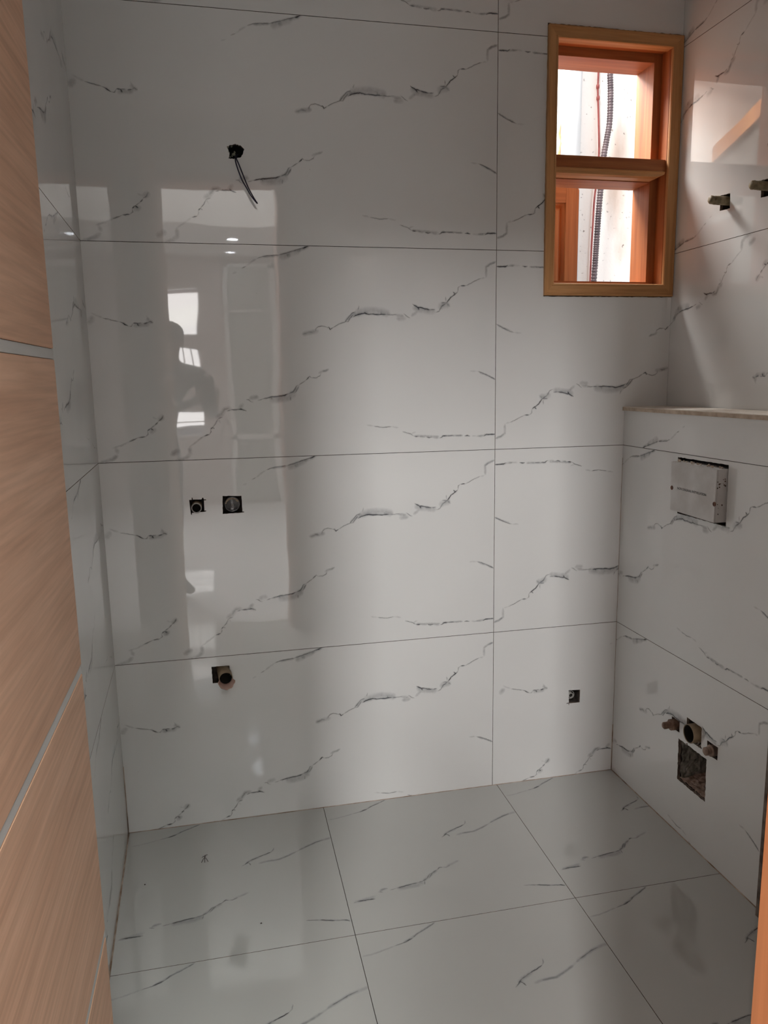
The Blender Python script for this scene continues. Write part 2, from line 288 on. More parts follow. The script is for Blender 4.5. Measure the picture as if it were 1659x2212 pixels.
#      (width, coverage, darkness) layers per kind of stroke
KIND = {'c': [(.0095, .30, .0), (.0037, 1.0, 1.0)], 't': [(.0070, .20, .0), (.0024, .62, .55)], 'f': [(.0070, .26, .1)]}
def ribbon(bm, col, fr, pts, width, cov, dark, n, xf, clip, holes, mi):
    # resample
    P = [Vector((a, b)) for a, b in pts]; S = []
    for i in range(len(P)-1):
        L = (P[i+1]-P[i]).length; k = max(1, int(L/.0035))
        for j in range(k): S.append(P[i].lerp(P[i+1], j/k))
    S.append(P[-1]); n_s = len(S)
    if n_s < 2: return
    for i in range(1, n_s-1):
        S[i] = S[i] + Vector((random.uniform(-1, 1), random.uniform(-1, 1)))*.0006
    prof = (-1, -.5, 0, .5, 1); cv = (0, .62, 1, .62, 0); rows = []
    ends = min(.5, .008/max(.001, n_s*.0035))
    for i, p in enumerate(S):
        t = (S[min(i+1, n_s-1)] - S[max(i-1, 0)]); t = t.normalized() if t.length else Vector((1, 0)); q = Vector((-t.y, t.x))
        f = min(1, (i+.15)/(n_s-1)/ends if n_s > 1 else 1, (n_s-1-i+.15)/(n_s-1)/ends)
        f = max(.0, min(1, f)); wd = width*.5*(.55+.45*f)*(1+random.uniform(-.18, .18)*(width < .01))
        row = []
        for k in range(5):
            s = p + q*prof[k]*wd; u, v = xf(s.x, s.y)
            row.append((u, v, cv[k]*cov*(.25+.75*f)))
        rows.append(row)
    u0, u1, v0, v1 = clip
    def inside(u, v):
        if not (u0 <= u <= u1 and v0 <= v <= v1): return False
        for h in holes:
            c = False; m = len(h)
            for i in range(m):
                (xa, ya), (xb, yb) = h[i], h[(i+1) % m]
                if (ya > v) != (yb > v) and u < (xb-xa)*(v-ya)/(yb-ya)+xa: c = not c
            if c: return False
        return True
    prev = None
    for row in rows:
        cur = [bm.verts.new(fr.p(min(max(u, u0), u1), min(max(v, v0), v1), n)) for u, v, a in row]
        for vtx, (u, v, a) in zip(cur, row): vtx[col] = (a, dark, 0, 1)
        if prev:
            for k in range(4):
                cu = (row[k][0]+row[k+1][0]+prow[k][0]+prow[k+1][0])/4; cv_ = (row[k][1]+row[k+1][1]+prow[k][1]+prow[k+1][1])/4
                if inside(cu, cv_):
                    f = bm.faces.new((prev[k], prev[k+1], cur[k+1], cur[k])); f.material_index = mi
        prev, prow = cur, row
GAP = .0008; TH = .009
def tile(parent, fr, u0, v0, W, H, clip, rot, veins, mats, holes=(), name='tile', org=None, ext=0):
    """one tile laid with its lower left corner at (u0, v0), cut to the rectangle clip=(ua, ub, va, vb); rot turns the print by 180 degrees"""
    ua, ub = max(u0+GAP, clip[0]), min(u0+W+ext-GAP, clip[1]); va, vb = max(v0+GAP, clip[2]), min(v0+H-GAP, clip[3])
    if ub-ua < .005 or vb-va < .005: return None
    hs = []; outer = rect(ua, ub, va, vb)
    for h in holes:
        xs = [p[0] for p in h]; ys = [p[1] for p in h]
        if min(xs) > ua and max(xs) < ub and min(ys) > va and max(ys) < vb: hs.append(list(h))
    bm = bmesh.new(); col = bm.verts.layers.float_color.new('vein')
    prism(bm, fr, outer, hs, -TH, 0, 0, side_mi=1)
    bmesh.ops.recalc_face_normals(bm, faces=bm.faces[:])
    ou, ov = org or (u0, v0)
    xf = (lambda a, b: (u0+W-a, v0+H-b)) if rot else (lambda a, b: (ou+a, ov+b))
    k = 0
    for kind, pts in veins:
        layers = [(float(kind[1:])/1000*1.75, .36, .0)] if kind[0] == 's' else KIND[kind]
        for wd, cov, dk in layers:
            lev = .00012 + (0 if kind[0] == 's' else .00018) + (.00012 if dk > .3 else 0) + (k % 9)*.00001; k += 1
            ribbon(bm, col, fr, pts, wd, cov, dk, lev, xf, (ua, ub, va, vb), hs, 2)
    loose = [v for v in bm.verts if not v.link_faces]
    bmesh.ops.delete(bm, geom=loose, context='VERTS')
    me = bpy.data.meshes.new(name); bm.to_mesh(me); bm.free()
    for m in mats: me.materials.append(m)
    return link(name, me, parent)
SAWN = noisy('sawn_tile_edge', (.07, .05, .04), (.22, .17, .135), 60, .85, .4)
WM = (WT, SAWN, WV); FM = (FT, SAWN, FV)

# ------------------------------------------------------------------ holes measured on each wall
def cut(poly, marks=()):     # a sawn hole with over-run saw cuts
    return jag(poly)
H_ELEC = [(-.771, 2.002), (-.757, 2.005), (-.742, 2.0), (-.734, 1.992), (-.738, 1.982), (-.745, 1.971), (-.762, 1.967), (-.772, 1.966), (-.779, 1.967), (-.775, 1.977), (-.777, 1.986), (-.781, 1.995)]
H1 = [(-.936, .9865), (-.9355, .982), (-.933, .982), (-.9325, .987), (-.898, .9885), (-.892, .990), (-.892, .9925), (-.897, .992), (-.8965, 1.0225), (-.8905, 1.0225), (-.8905, 1.025), (-.8965, 1.0255), (-.8985, 1.031), (-.9010, 1.030), (-.9035, 1.0255), (-.9275, 1.026), (-.9285, 1.032), (-.931, 1.032), (-.931, 1.026), (-.9385, 1.0255)]
H2 = [(-.845, .979), (-.790, .9805), (-.783, .981), (-.783, .9835), (-.788, .984), (-.7885, 1.031), (-.843, 1.033)]
H3 = [(-.902, .458), (-.849, .457), (-.850, .510), (-.903, .511)]
H4 = [(.2735, .2655), (.2725, .2655), (.2725, .259), (.2745, .259), (.2745, .265), (.313, .2645), (.3135, .310), (.2715, .3125), (.2735, .268), (.265, .2665), (.265, .2645)]
HBACK = [jag(H_ELEC, .003, .0012), H1, jag(H2, .006, .0005), jag(H3, .005, .0006), H4]
WIN = (.1535, .5915, 1.611, 2.373)
# box face uses (u = distance from the back wall, v = height)
HA = [(.346, .350), (.387, .349), (.3885, .316), (.349, .314)]
HB = [(.421, .379), (.493, .378), (.4945, .316), (.424, .313)]
HC = [(.386, .297), (.523, .296), (.526, .168), (.389, .168)]
HD = [(.520, .353), (.569, .354), (.569, .316), (.523, .314)]
HF = [(.312, 1.131), (.542, 1.131), (.545, .968), (.322, .968)]
HBOX = [jag(HA, .006, .0006), jag(HB, .006, .0006), jag(HC, .006, .0012), jag(HD, .006, .0006), jag(HF, .008, .0008)]
HU1 = [(.226, 1.869), (.270, 1.866), (.272, 1.825), (.226, 1.827)]
HU2 = [(.399, 1.870), (.450, 1.868), (.452, 1.824), (.401, 1.826)]
HUP = [jag(HU1, .006, .0006), jag(HU2, .006, .0008)]
def grow(h, d=.004):
    cx = sum(p[0] for p in h)/len(h); cy = sum(p[1] for p in h)/len(h)
    return [(a+(d if a > cx else -d), b+(d if b > cy else -d)) for a, b in h]
Z0, TT = .5418, .6
CEIL = 2.62; YF = -1.93; YFO = -2.10; LEDGE = 1.2662; BOXEND = .794

# ------------------------------------------------------------------ back wall
bm = bmesh.new()
wo = rect(WIN[0], WIN[1]-.0005, WIN[2], WIN[3])
cav = [rect(-.785, -.728, 1.958, 2.010), rect(-.942, -.886, .976, 1.036), rect(-.850, -.780, .974, 1.038), rect(-.908, -.844, .452, .516), rect(.262, .318, .256, .316)]
prism(bm, F_BACK, rect(XL-.12, XU+.12, -.1, CEIL+.1), [wo]+cav, -.055, -TH-.001, 0)
prism(bm, F_BACK, rect(XL-.12, XU+.12, -.1, CEIL+.1), [wo], -.15, -.055, 0)
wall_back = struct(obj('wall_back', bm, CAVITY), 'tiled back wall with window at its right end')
CB = (XL, XU, 0, CEIL)
for r in range(5):
    v0 = Z0+TT*(r-1)
    tile(wall_back, F_BACK, -1.2, v0, 1.2, .6, (XL, 0, 0, CEIL), False, WALL_VEINS, WM, HBACK)
    if r == 0:
        tile(wall_back, F_BACK, 0, v0, 1.2, .6, (0, XR+.02, 0, CEIL), False, WALL_VEINS, WM, HBACK)
    elif r == 1:
        tile(wall_back, F_BACK, 0, v0, 1.2, .6, (0, XR+.02, 0, CEIL), True, WALL_VEINS, WM, HBACK)
    else:
        # rows broken by the window: cut pieces of the same turned tile
        lo, hi = v0+GAP, v0+TT-GAP
        if r == 2:
            # tile notched by the window
            bmx = bmesh.new(); col = bmx.verts.layers.float_color.new('vein')
            outer = [(GAP, lo), (XU, lo)] + [(XU-(XU-WIN[0])*i/60, WIN[2]-.0022+random.uniform(-.0008, .0008)) for i in range(61)] + [(WIN[0]-.001, hi), (GAP, hi)]
        elif r == 3:
            bmx = bmesh.new(); col = bmx.verts.layers.float_color.new('vein')
            outer = [(GAP, lo), (WIN[0]-.001, lo)] + [(WIN[0]-.001+random.uniform(-.0006, .0004), lo+(hi-lo)*i/60) for i in range(1, 60)] + [(WIN[0]-.001, hi), (GAP, hi)]
        else:
            bmx = bmesh.new(); col = bmx.verts.layers.float_color.new('vein')
            outer = [(GAP, lo), (WIN[0]-.001, lo)] + [(WIN[0]-.001+(XU-WIN[0]+.001)*i/60, WIN[3]+.0048+random.uniform(-.0012, .0012)) for i in range(61)] + [(XU, min(hi, CEIL)), (GAP, min(hi, CEIL))]
        prism(bmx, F_BACK, outer, [], -TH, 0, 0, side_mi=1); bmesh.ops.recalc_face_normals(bmx, faces=bmx.faces[:])
        xf = lambda a, b, v0=v0: (1.2-a, v0+.6-b); k = 0
        hol = [rect(WIN[0], WIN[1]+.01, WIN[2], WIN[3])]
        for kind, pts in WALL_VEINS:
            layers = [(float(kind[1:])/1000*1.75, .36, .0)] if kind[0] == 's' else KIND[kind]
            for wd, cov, dk in layers:
                lev = .00012 + (0 if kind[0] == 's' else .00018) + (.00012 if dk > .3 else 0) + (k % 9)*.00001; k += 1
                ribbon(bmx, col, F_BACK, pts, wd, cov, dk, lev, xf, (GAP, XU, lo, min(hi, CEIL)), hol, 2)
        bmesh.ops.delete(bmx, geom=[v for v in bmx.verts if not v.link_faces], context='VERTS')
        me = bpy.data.meshes.new('tile'); bmx.to_mesh(me); bmx.free()
        for m in WM: me.materials.append(m)
        link('tile', me, wall_back)

# ------------------------------------------------------------------ left wall
LEN = 1.93
bm = bmesh.new(); prism(bm, F_LEFT, rect(-LEN-.02, 0, -.1, CEIL+.1), [], -.12, -TH-.001)
wall_left = struct(obj('wall_left', bm, MORTAR), 'tiled left wall partly hidden by the open door')
for r in range(5):
    v0 = Z0+TT*(r-1)
    for u0 in (-1.01, -2.21):
        tile(wall_left, F_LEFT, u0, v0, 1.2, .6, (-LEN, -.0005, 0, CEIL), False, WALL_VEINS, WM)

# ------------------------------------------------------------------ right wall (upper, set back) and the boxed-out lower wall
bm = bmesh.new(); cavu = [rect(.218, .280, 1.815, 1.880), rect(.392, .458, 1.815, 1.880)]
prism(bm, F_RIGHT, rect(0, LEN, -.1, CEIL+.1), cavu, -.055, -TH-.001); prism(bm, F_RIGHT, rect(0, LEN, -.1, CEIL+.1), [], -.12, -.055)
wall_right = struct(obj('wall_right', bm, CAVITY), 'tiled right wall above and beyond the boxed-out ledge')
for r in range(5):
    v0 = Z0+TT*(r-1)
    for u0 in (-XU, 1.2-XU):
        lo = LEDGE if u0 < 0 else 0
        tile(wall_right, F_RIGHT, u0, v0, 1.2, .6, (.0005, BOXEND if u0 < 0 and r < 2 else LEN, (LEDGE if v0 < LEDGE and u0 < 0 else 0), CEIL), True, WALL_VEINS, WM, HUP)
bm = bmesh.new()
cavb = [rect(.338, .395, .306, .358), rect(.412, .502, .306, .386), rect(.380, .532, .162, .301), rect(.512, .576, .306, .361), rect(.300, .556, .955, 1.14)]
prism(bm, F_BOX, rect(0, BOXEND-.010, 0, LEDGE-.014), cavb, -.130, -TH-.001); prism(bm, F_BOX, rect(0, BOXEND-.010, 0, LEDGE-.014), [], -.142, -.130)
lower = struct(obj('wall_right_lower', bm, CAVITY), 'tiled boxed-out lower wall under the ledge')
for r, rot in ((0, False), (1, False), (2, True)):
    v0 = Z0+TT*(r-1)
    tile(lower, F_BOX, -.4435, v0, 1.2, .6, (.0005, BOXEND, 0, LEDGE-.013), rot, WALL_VEINS, WM, HBOX, ext=.06)
# end face of the box (faces the door) with its raw brown edge
bm = bmesh.new(); box(bm, XR-aR*-BOXEND-.002+.004, XU-.012, -BOXEND-.0, -BOXEND+.010, 0, LEDGE-.014)
obj('end_face', bm, MORTAR, lower)
bm = bmesh.new()
prism(bm, F_BOX, rect(BOXEND+.0005, BOXEND+.007, 0, LEDGE-.013), [], -.012, .0015)
obj('edge_strip', bm, noisy('dark_edge_bead', (.07, .05, .035), (.20, .15, .11), 40, .5, .4), lower)
# ledge cap
bm = bmesh.new(); prism(bm, F_BOX, jag(rect(.0, BOXEND+.01, LEDGE-.0125, LEDGE-.002), .03, .0004), [], -.149, .0065, 0)
cap = obj('ledge_cap', bm, BRASS_EDGE, lower)
bm = bmesh.new(); prism(bm, F_BOX, rect(.0, BOXEND+.01, LEDGE-.002, LEDGE), [], -.149, .0055, 0)
obj('ledge_glaze', bm, LEDGETOP, cap)

# ------------------------------------------------------------------ floor
bm = bmesh.new(); box(bm, XL-.1, XU+.1, YFO-.0, .05, -.12, -TH-.001)
floor = struct(obj('floor', bm, GROUT), 'glossy white veined floor tiles')
FYS = .6115; FX = [-1.1696, -.5771, .0154, .6079]
for j in range(4):
    yt = -FYS*j
    for i, x0 in enumerate(FX):
        xa = XL-.03 if i == 0 else x0
        tile(floor, F_FLOOR, xa, yt-.6115, x0+.5925-xa, .6115, (XL-.03, XU+.03, YFO, -.0005), False, FLOOR_VEINS, FM, org=(x0, yt-.6))
# front strip of floor tiles needs cutting off at the threshold; hall floor
bm = bmesh.new(); box(bm, -2.5, 1.9, -7.4, YFO, -.12, 0)
hall_floor = struct(obj('floor_hall', bm, CREAMT), 'polished hall floor')
# brown dirty joint lines in the corners
def seam(name, pts, r):
    bm = bmesh.new(); tube(bm, pts, r, 6); o = obj(name, bm, DIRT, floor, True); return o
seam('corner_joint', [(XL+.15*i*0, -.0, .0) if False else (XL+(XR-XL)*i/12, -.0005, .0003) for i in range(13)], .0014)
seam('corner_joint', [(XR-aR*-BOXEND*0+ -aR*(BOXEND*i/10), -BOXEND*i/10, .0003) for i in range(11)], .0022)
seam('corner_joint', [(XL+aL*(-.1*i)+.001, -.1*i, .0003) for i in range(12)], .0024)
bm = bmesh.new(); tube(bm, [(XR, -.0005, 0), (XR, -.0005, .17)], .0022, 6); tube(bm, [(XR, -.0005, .17), (XR, -.0005, 1.1)], .0009, 6)
obj('corner_joint', bm, DIRT, lower, True)
bm = bmesh.new(); tube(bm, [(XL, -.001, 0), (XL, -.001, .22)], .0022, 6); obj('corner_joint', bm, DIRT, wall_left, True)

# ------------------------------------------------------------------ front wall with the doorway, ceiling
bm = bmesh.new(); OX0, OX1, OZ = -1.105, -.501, 2.35
F_FRONT = Frame((0, YF, 0), (1, 0, 0), (0, 0, 1), (0, 1, 0))
op = [(XL-.12, -.0), (OX0-.045, 0), (OX0-.045, OZ+.045), (OX1+.045, OZ+.045), (OX1+.045, 0), (XU+.12, 0), (XU+.12, CEIL+.1), (XL-.12, CEIL+.1)]
prism(bm, F_FRONT, op, [], -.17, -TH-.001)
wall_front = struct(obj('wall_front', bm, MORTAR), 'wall round the doorway behind the camera')
for r in range(5):
    v0 = Z0+TT*(r-1)
    tile(wall_front, F_FRONT, -.44, v0, 1.2, .6, (OX1+.046, XU, 0, CEIL), False, [], WM)
    tile(wall_front, F_FRONT, -1.64, v0, 1.2, .6, (XL+.02, OX1+.045, OZ+.046, CEIL), False, [], WM)
bxo_c = bxo('ceiling', (XL-.1, XU+.1, YFO, .1, CEIL, CEIL+.1), PLASTER); struct(bxo_c, 'white bathroom ceiling')

# ------------------------------------------------------------------ door frame and the open door leaf
def frame_piece(name, x0, x1, y0, y1, z0, z1, m, parent, bev=.004): return bxo(name, (x0, x1, y0, y1, z0, z1), m, parent, bev)
df = empty('door_2', (OX1, YF, 0)); struct(df, 'orange-brown wooden door frame at the right edge')
def under(o, p):
    o.parent = p; o.matrix_parent_inverse = Matrix.Translation(-p.location); return o
for (a, b) in ((OX1, OX1+.044), (OX0-.044, OX0)):
    under(frame_piece('jamb', a, b, YFO-.01, YF+.006, 0, OZ+.044, JAMB, None, .006), df)
under(frame_piece('head', OX0, OX1, YFO-.01, YF+.006, OZ, OZ+.044, JAMB, None, .006), df)
leaf = empty('door_1', (-1.08, -1.90, 0)); struct(leaf, 'open wood-veneer door leaf with pale inlay strips on the left')
LX0, LX1, LY0, LY1 = -1.100, -1.060, -1.905, -1.150
under(bxo('core', (LX0, LX1-.004, LY0, LY1, .008, 2.33), VENEER, None, .002), leaf)
SZ = [.5035, .9450, 1.4045, 1.86]
prev = .008
for z in SZ+[2.338]:
    under(bxo('veneer_panel', (LX1-.006, LX1, LY0, LY1, prev, z-.0075), VENEER, None, .0008), leaf); prev = z+.0075
for z in SZ:
    under(bxo('inlay_strip', (LX1-.006, LX1-.0008, LY0, LY1+.0006, z-.0068, z+.0068), STRIP, None, .0004), leaf)
for z in (.25, 1.15, 2.05):
    bm = bmesh.new(); tube(bm, [(LX0-.001, LY0-.004, z-.05), (LX0-.001, LY0-.004, z+.05)], .006, 10); o = obj('hinge', bm, STRIP); under(o, leaf)

# ------------------------------------------------------------------ window in the back wall
win = empty('window_1', (.372, 0, 1.99)); struct(win, 'reddish wooden two-light window frame with brown casing, no glass')
WX0, WX1, WZ0, WZ1 = WIN
def wadd(o): return under(o, win)
def mitre(name, p0, p1, q0, q1, m):
    """casing board with mitred ends: outer edge p0-p1, inner edge q0-q1, given in (x, z); stepped moulding profile"""
    P = [Vector(p0), Vector(p1)]; Q = [Vector(q0), Vector(q1)]; bm = bmesh.new(); prof = [(0, -.004), (0, .010), (.10, .013), (.16, .013), (.20, .010), (.78, .010), (.82, .0125), (.95, .0125), (1, .009), (1, -.02)]
    A = []; 
    for t, n in prof:
        a, b = P[0].lerp(Q[0], t), P[1].lerp(Q[1], t); A.append((bm.verts.new((a.x, -n, a.y)), bm.verts.new((b.x, -n, b.y))))
    for i in range(len(A)): 
        a, b = A[i], A[(i+1) % len(A)]; bm.faces.new((a[0], a[1], b[1], b[0]))
    bm.faces.new([a[0] for a in A]); bm.faces.new([a[1] for a in A][::-1])
    return wadd(obj(name, bm, m))
CW = .037
O = [(WX0, WZ0), (WX1-.001, WZ0), (WX1-.001, WZ1), (WX0, WZ1)]
I = [(WX0+.030, WZ0+CW), (WX1-.001-CW, WZ0+CW), (WX1-.001-CW, WZ1-CW), (WX0+.030, WZ1-CW)]
mitre('casing', O[0], O[1], I[0], I[1], CASE_H); mitre('casing', O[3], O[2], I[3], I[2], CASE_H)
mitre('casing', O[0], O[3], I[0], I[3], CASE_V); mitre('casing', O[1], O[2], I[1], I[2], CASE_V)
def ring(name, x0, x1, z0, z1, t, y0, y1, mv, mh, tl=None):
    tl = t if tl is None else tl
    wadd(bxo(name, (x0-tl, x0, y0, y1, z0-t, z1+t), mv, None, .0008)); wadd(bxo(name, (x1, x1+t, y0, y1, z0-t, z1+t), mv, None, .0008))
    wadd(bxo(name, (x0, x1, y0, y1, z0-t, z0), mh, None, .0008)); wadd(bxo(name, (x0, x1, y0, y1, z1, z1+t), mh, None, .0008))
ix0, ix1, iz0, iz1 = WX0+.026, WX1-CW-.002, WZ0+CW-.003, WZ1-CW+.003
# front lining, the stop set back behind it, and the outer lining
ring('lining', ix0, ix1, iz0, iz1, .028, -.002, .048, RED_V, RED_H, .022)
sx1 = ix1-.026; st = .026
ring('stop', ix0+.004, sx1, iz0+.012, iz1-.026, .045, .048, .070, RED_V, RED_H, .03)
ring('outer_lining', ix0+.004, sx1+.001, iz0+.010, iz1-.025, .030, .070, .155, RED_V, RED_H, .03)
# transom: moulded front rail, core and outer rail
TZ0, TZ1 = 1.966, 2.022
wadd(bxo('transom', (ix0-.004, ix1+.004, .004, .048, TZ0+.022, TZ1), RED_H, None, .001))
bm = bmesh.new()
pr_ = [(.002, TZ0+.022), (-.004, TZ0+.018), (.001, TZ0+.012), (.001, TZ0+.004), (.010, TZ0), (.045, TZ0), (.045, TZ0+.022)]
a = [bm.verts.new((ix0, y, z)) for y, z in pr_]; b = [bm.verts.new((ix1-(.030 if z < TZ0+.01 else .004), y, z)) for y, z in pr_]
for i in range(len(a)): j = (i+1) % len(a); bm.faces.new((a[i], a[j], b[j], b[i]))
bm.faces.new(a); bm.faces.new(b[::-1]); wadd(obj('transom_moulding', bm, CASE_H))
wadd(bxo('transom_rail', (ix0, sx1, .048, .155, TZ0-.002, TZ1-.006), RED_H, None, .001))
wadd(bxo('sill_bead', (ix0+.002, sx1, .030, .062, iz0, iz0+.014), RED_H, None, .003))

# ------------------------------------------------------------------ light well outside the window
ow = bxo('wall_outside', (-.9, 2.6, .92, 1.05, .2, 3.3), OUTWALL); struct(ow, 'stained pale rendered wall outside the window')
bm = bmesh.new(); F_O = Frame((-.20, 0, 0), (0, 1, 0), (0, 0, 1), (1, 0, 0)); prism(bm, F_O, [(.16, .2), (.92, .2), (.92, 2.28), (.16, 2.55)], [], -.12, 0)  # return wall added to dim the mirrored window view, shade in its colour
ow3 = obj('wall_outside_left', bm, noisy('shaded_render', (.12, .11, .10), (.18, .165, .15), 8, .9)); struct(ow3, 'added dark return wall left of the light well, met only in reflection')
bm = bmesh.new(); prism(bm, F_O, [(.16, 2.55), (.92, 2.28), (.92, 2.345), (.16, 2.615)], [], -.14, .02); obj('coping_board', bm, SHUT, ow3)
ow2 = bxo('wall_outside_side', (1.75, 1.85, .16, .92, .2, 3.3), OUTWALL); struct(ow2, 'side wall of the light well')
bm = bmesh.new()
tube(bm, [(.608, .845, .3), (.606, .845, 1.2), (.602, .845, 2.2), (.602, .845, 3.25)], .056, 24)
pv = obj('drain_pipe', bm, WHITEPVC, None, True); tag(pv, 'white vertical drain pipe on the wall outside the window', 'pipe')
for z in (1.1, 2.9):
    bm = bmesh.new(); lathe(bm, (.603, .845, z), (0, 0, 1), [(0, .056), (.0, .066), (.06, .066), (.06, .056)], 24); obj('socket', bm, WHITEPVC, pv, True)
bm = bmesh.new()    # rust run on the pipe: a thin crust
for i in range(26):
    z = 2.34+ .006*i; wd = .010*math.sin(PI*(i+1)/28)*(1+.3*random.random())
pts = [(.5575+.003*math.sin(i*.9), .8130-.0008, 2.20+.011*i) for i in range(16)]
tube(bm, pts, .006, 6, rs=[.004+.005*abs(math.sin(i*1.3+.4))*(1-i/18) for i in range(16)]); obj('rust_run', bm, BROWNSTAIN, pv, True)
YC = .862
cp = [Vector((0.7795, 0.8620, 3.0894)), Vector((0.7898, 0.8620, 2.7538)), Vector((0.7934, 0.8620, 2.5984)), Vector((0.7987, 0.8620, 2.5110)), Vector((0.7986, 0.8620, 2.4011)), Vector((0.7885, 0.8620, 2.3326)), Vector((0.7781, 0.8620, 2.2709)), Vector((0.7708, 0.8620, 2.1780)), Vector((0.7622, 0.8620, 2.0584)), Vector((0.7560, 0.8620, 1.9282)), Vector((0.7485, 0.8620, 1.7677)), Vector((0.7299, 0.8620, 1.4684)), Vector((0.7209, 0.8620, 1.1903))]
def smooth_path(cp, k):
    out = []
    n = len(cp)
    for i in range(n-1):
        p0, p1, p2, p3 = cp[max(i-1, 0)], cp[i], cp[i+1], cp[min(i+2, n-1)]; L = (p2-p1).length; m = max(1, int(L/k))
        for j in range(m):
            t = j/m; out.append(.5*((2*p1)+(p2-p0)*t+(2*p0-5*p1+4*p2-p3)*t*t+(3*p1-p0-3*p2+p3)*t**3))
    out.append(cp[-1]); return out
sp = smooth_path(cp, .0026); bm = bmesh.new()
tube(bm, sp, .0125, 12, rs=[.0125 if (i//2) % 2 else .0105 for i in range(len(sp))])
tag(obj('corrugated_conduit', bm, RUBBER, None, True), 'dark corrugated conduit hanging outside the window', 'conduit')
YR = .9095
wp = [Vector((0.7509, 0.9095, 3.1099)), Vector((0.7603, 0.9095, 2.7703)), Vector((0.7656, 0.9095, 2.6132)), Vector((0.7651, 0.9095, 2.5334)), Vector((0.7715, 0.9095, 2.4354)), Vector((0.7785, 0.9095, 2.2906)), Vector((0.7716, 0.9095, 2.1799)), Vector((0.7634, 0.9095, 2.1054)), Vector((0.7600, 0.9095, 2.0117)), Vector((0.7566, 0.9095, 1.9170)), Vector((0.7546, 0.9095, 1.7735)), Vector((0.7512, 0.9095, 1.3901))]
bm = bmesh.new(); tube(bm, smooth_path(wp, .02), .0042, 8)
for p in (Vector((0.7646, 0.9095, 2.5477)), Vector((0.7672, 0.9095, 2.5033))):
    lathe(bm, p, (0, 0, 1), [(-.012, .003), (-.006, .0072), (.004, .0072), (.012, .003)], 8)
tag(obj('red_cable', bm, REDWIRE, None, True), 'thin red cable hanging left of the conduit outside', 'cable')
# wooden shutter leaf swung open outside, lower light
sh = empty('window_shutter', Vector((0.3871, 0.3400, 1.6769))); tag(sh, 'orange-brown panelled shutter leaf seen through the lower window opening', 'shutter')
ytop = .34; pR = Vector((0.4243, 0.3400, 1.8657)); pT = Vector((0.3785, 0.3400, 2.0116)); sx = pR.x; sz = pT.z; sxl = sx-.30; szb = sz-.62
def sadd(o): return under(o, sh)
sw = .048
bm = bmesh.new(); cr = .010
outl = [(sxl, szb), (sx, szb), (sx, sz-cr), (sx-cr*.3, sz-cr*.3), (sx-cr, sz), (sxl, sz)]
FS = Frame((0, ytop, 0), (1, 0, 0), (0, 0, 1), (0, -1, 0))
prism(bm, FS, [(sx-sw, szb), (sx, szb), (sx, sz-cr), (sx-cr*.3, sz-cr*.3), (sx-cr, sz), (sx-sw, sz)], [], -.03, 0); sadd(obj('stile', bm, SHUT))
sadd(bxo('stile', (sxl, sxl+sw, ytop, ytop+.03, szb, sz), SHUT, None, .001))
sadd(bxo('rail', (sxl+sw, sx-sw, ytop, ytop+.03, sz-.052, sz), wood('shutter_wood_level', (.36, .14, .05), (.50, .20, .07), (.58, .27, .10), 0), None, .001))
sadd(bxo('rail', (sxl+sw, sx-sw, ytop, ytop+.03, szb, szb+.06), SHUT, None, .001))
bm = bmesh.new(); a0, a1, c0, c1 = sxl+sw, sx-sw, szb+.06, sz-.052
lev = [(0, -.010), (.006, -.012), (.010, -.016), (.026, -.006), (.030, -.006)]
prevr = None
for d, n in lev:
    rr = [bm.verts.new(FS.p(*q, n)) for q in ((a0+d, c0+d), (a1-d, c0+d), (a1-d, c1-d), (a0+d, c1-d))]
    if prevr:
        for i in range(4): bm.faces.new((prevr[i], prevr[(i+1) % 4], rr[(i+1) % 4], rr[i]))
    prevr = rr
bm.faces.new(prevr); sadd(obj('raised_panel', bm, SHUT))
for z in (szb+.10, sz-.10): sadd(bxo('hinge_arm', (sxl+.11, sxl+.125, .150, ytop+.001, z-.010, z+.010), STRIP, None, .001))

# ------------------------------------------------------------------ wiring point on the back wall
wl = empty('light_point_wires', (-.757, -.002, 1.967)); tag(wl, 'two thin dark wires hanging from the broken round hole in the back wall', 'wires')
def wy(pts, r, m):
    bm = bmesh.new(); tube(bm, smooth_path([Vector(p) for p in pts], .004), r, 8); o = obj('wire', bm, m, None, True); return under(o, wl)
wy([(-.752, .03, 1.985), (-.757, -.004, 1.967), (-.752, -.016, 1.950), (-.738, -.022, 1.910), (-.728, -.026, 1.884), (-.717, -.030, 1.862), (-.7065, -.034, 1.8445)], .0017, NAVY)
wy([(-.758, .03, 1.985), (-.760, -.003, 1.968), (-.7585, -.012, 1.950), (-.746, -.019, 1.910), (-.7325, -.024, 1.884), (-.7225, -.027, 1.865), (-.7085, -.036, 1.845)], .0017, NAVY)
bm = bmesh.new()
def chip(bm, c, s, seed):
    rnd = random.Random(seed); vs_ = []
    for i in range(10):
        a = i*2.4; z = 1-2*(i+.5)/10; r = math.sqrt(1-z*z); k = .6+.6*rnd.random(); vs_.append(bm.verts.new((c[0]+s*k*r*math.cos(a), c[1]+s*.5*k*z, c[2]+s*k*r*math.sin(a))))
    bmesh.ops.convex_hull(bm, input=vs_)
for i, (x, z, s) in enumerate([(-.779, 1.996, .004), (-.7795, 1.990, .0035), (-.777, 1.983, .003), (-.768, 1.998, .0035), (-.774, 1.971, .003), (-.764, 1.979, .005), (-.761, 1.984, .004), (-.768, 1.974, .003), (-.778, 1.979, .0025)]): chip(bm, (x, .001, z), s, i)
o = obj('plaster_chip', bm, noisy('greenish_plaster_crumb', (.10, .10, .075), (.26, .26, .20), 90, .95, .3)); o['kind'] = 'stuff'; under(o, wl)
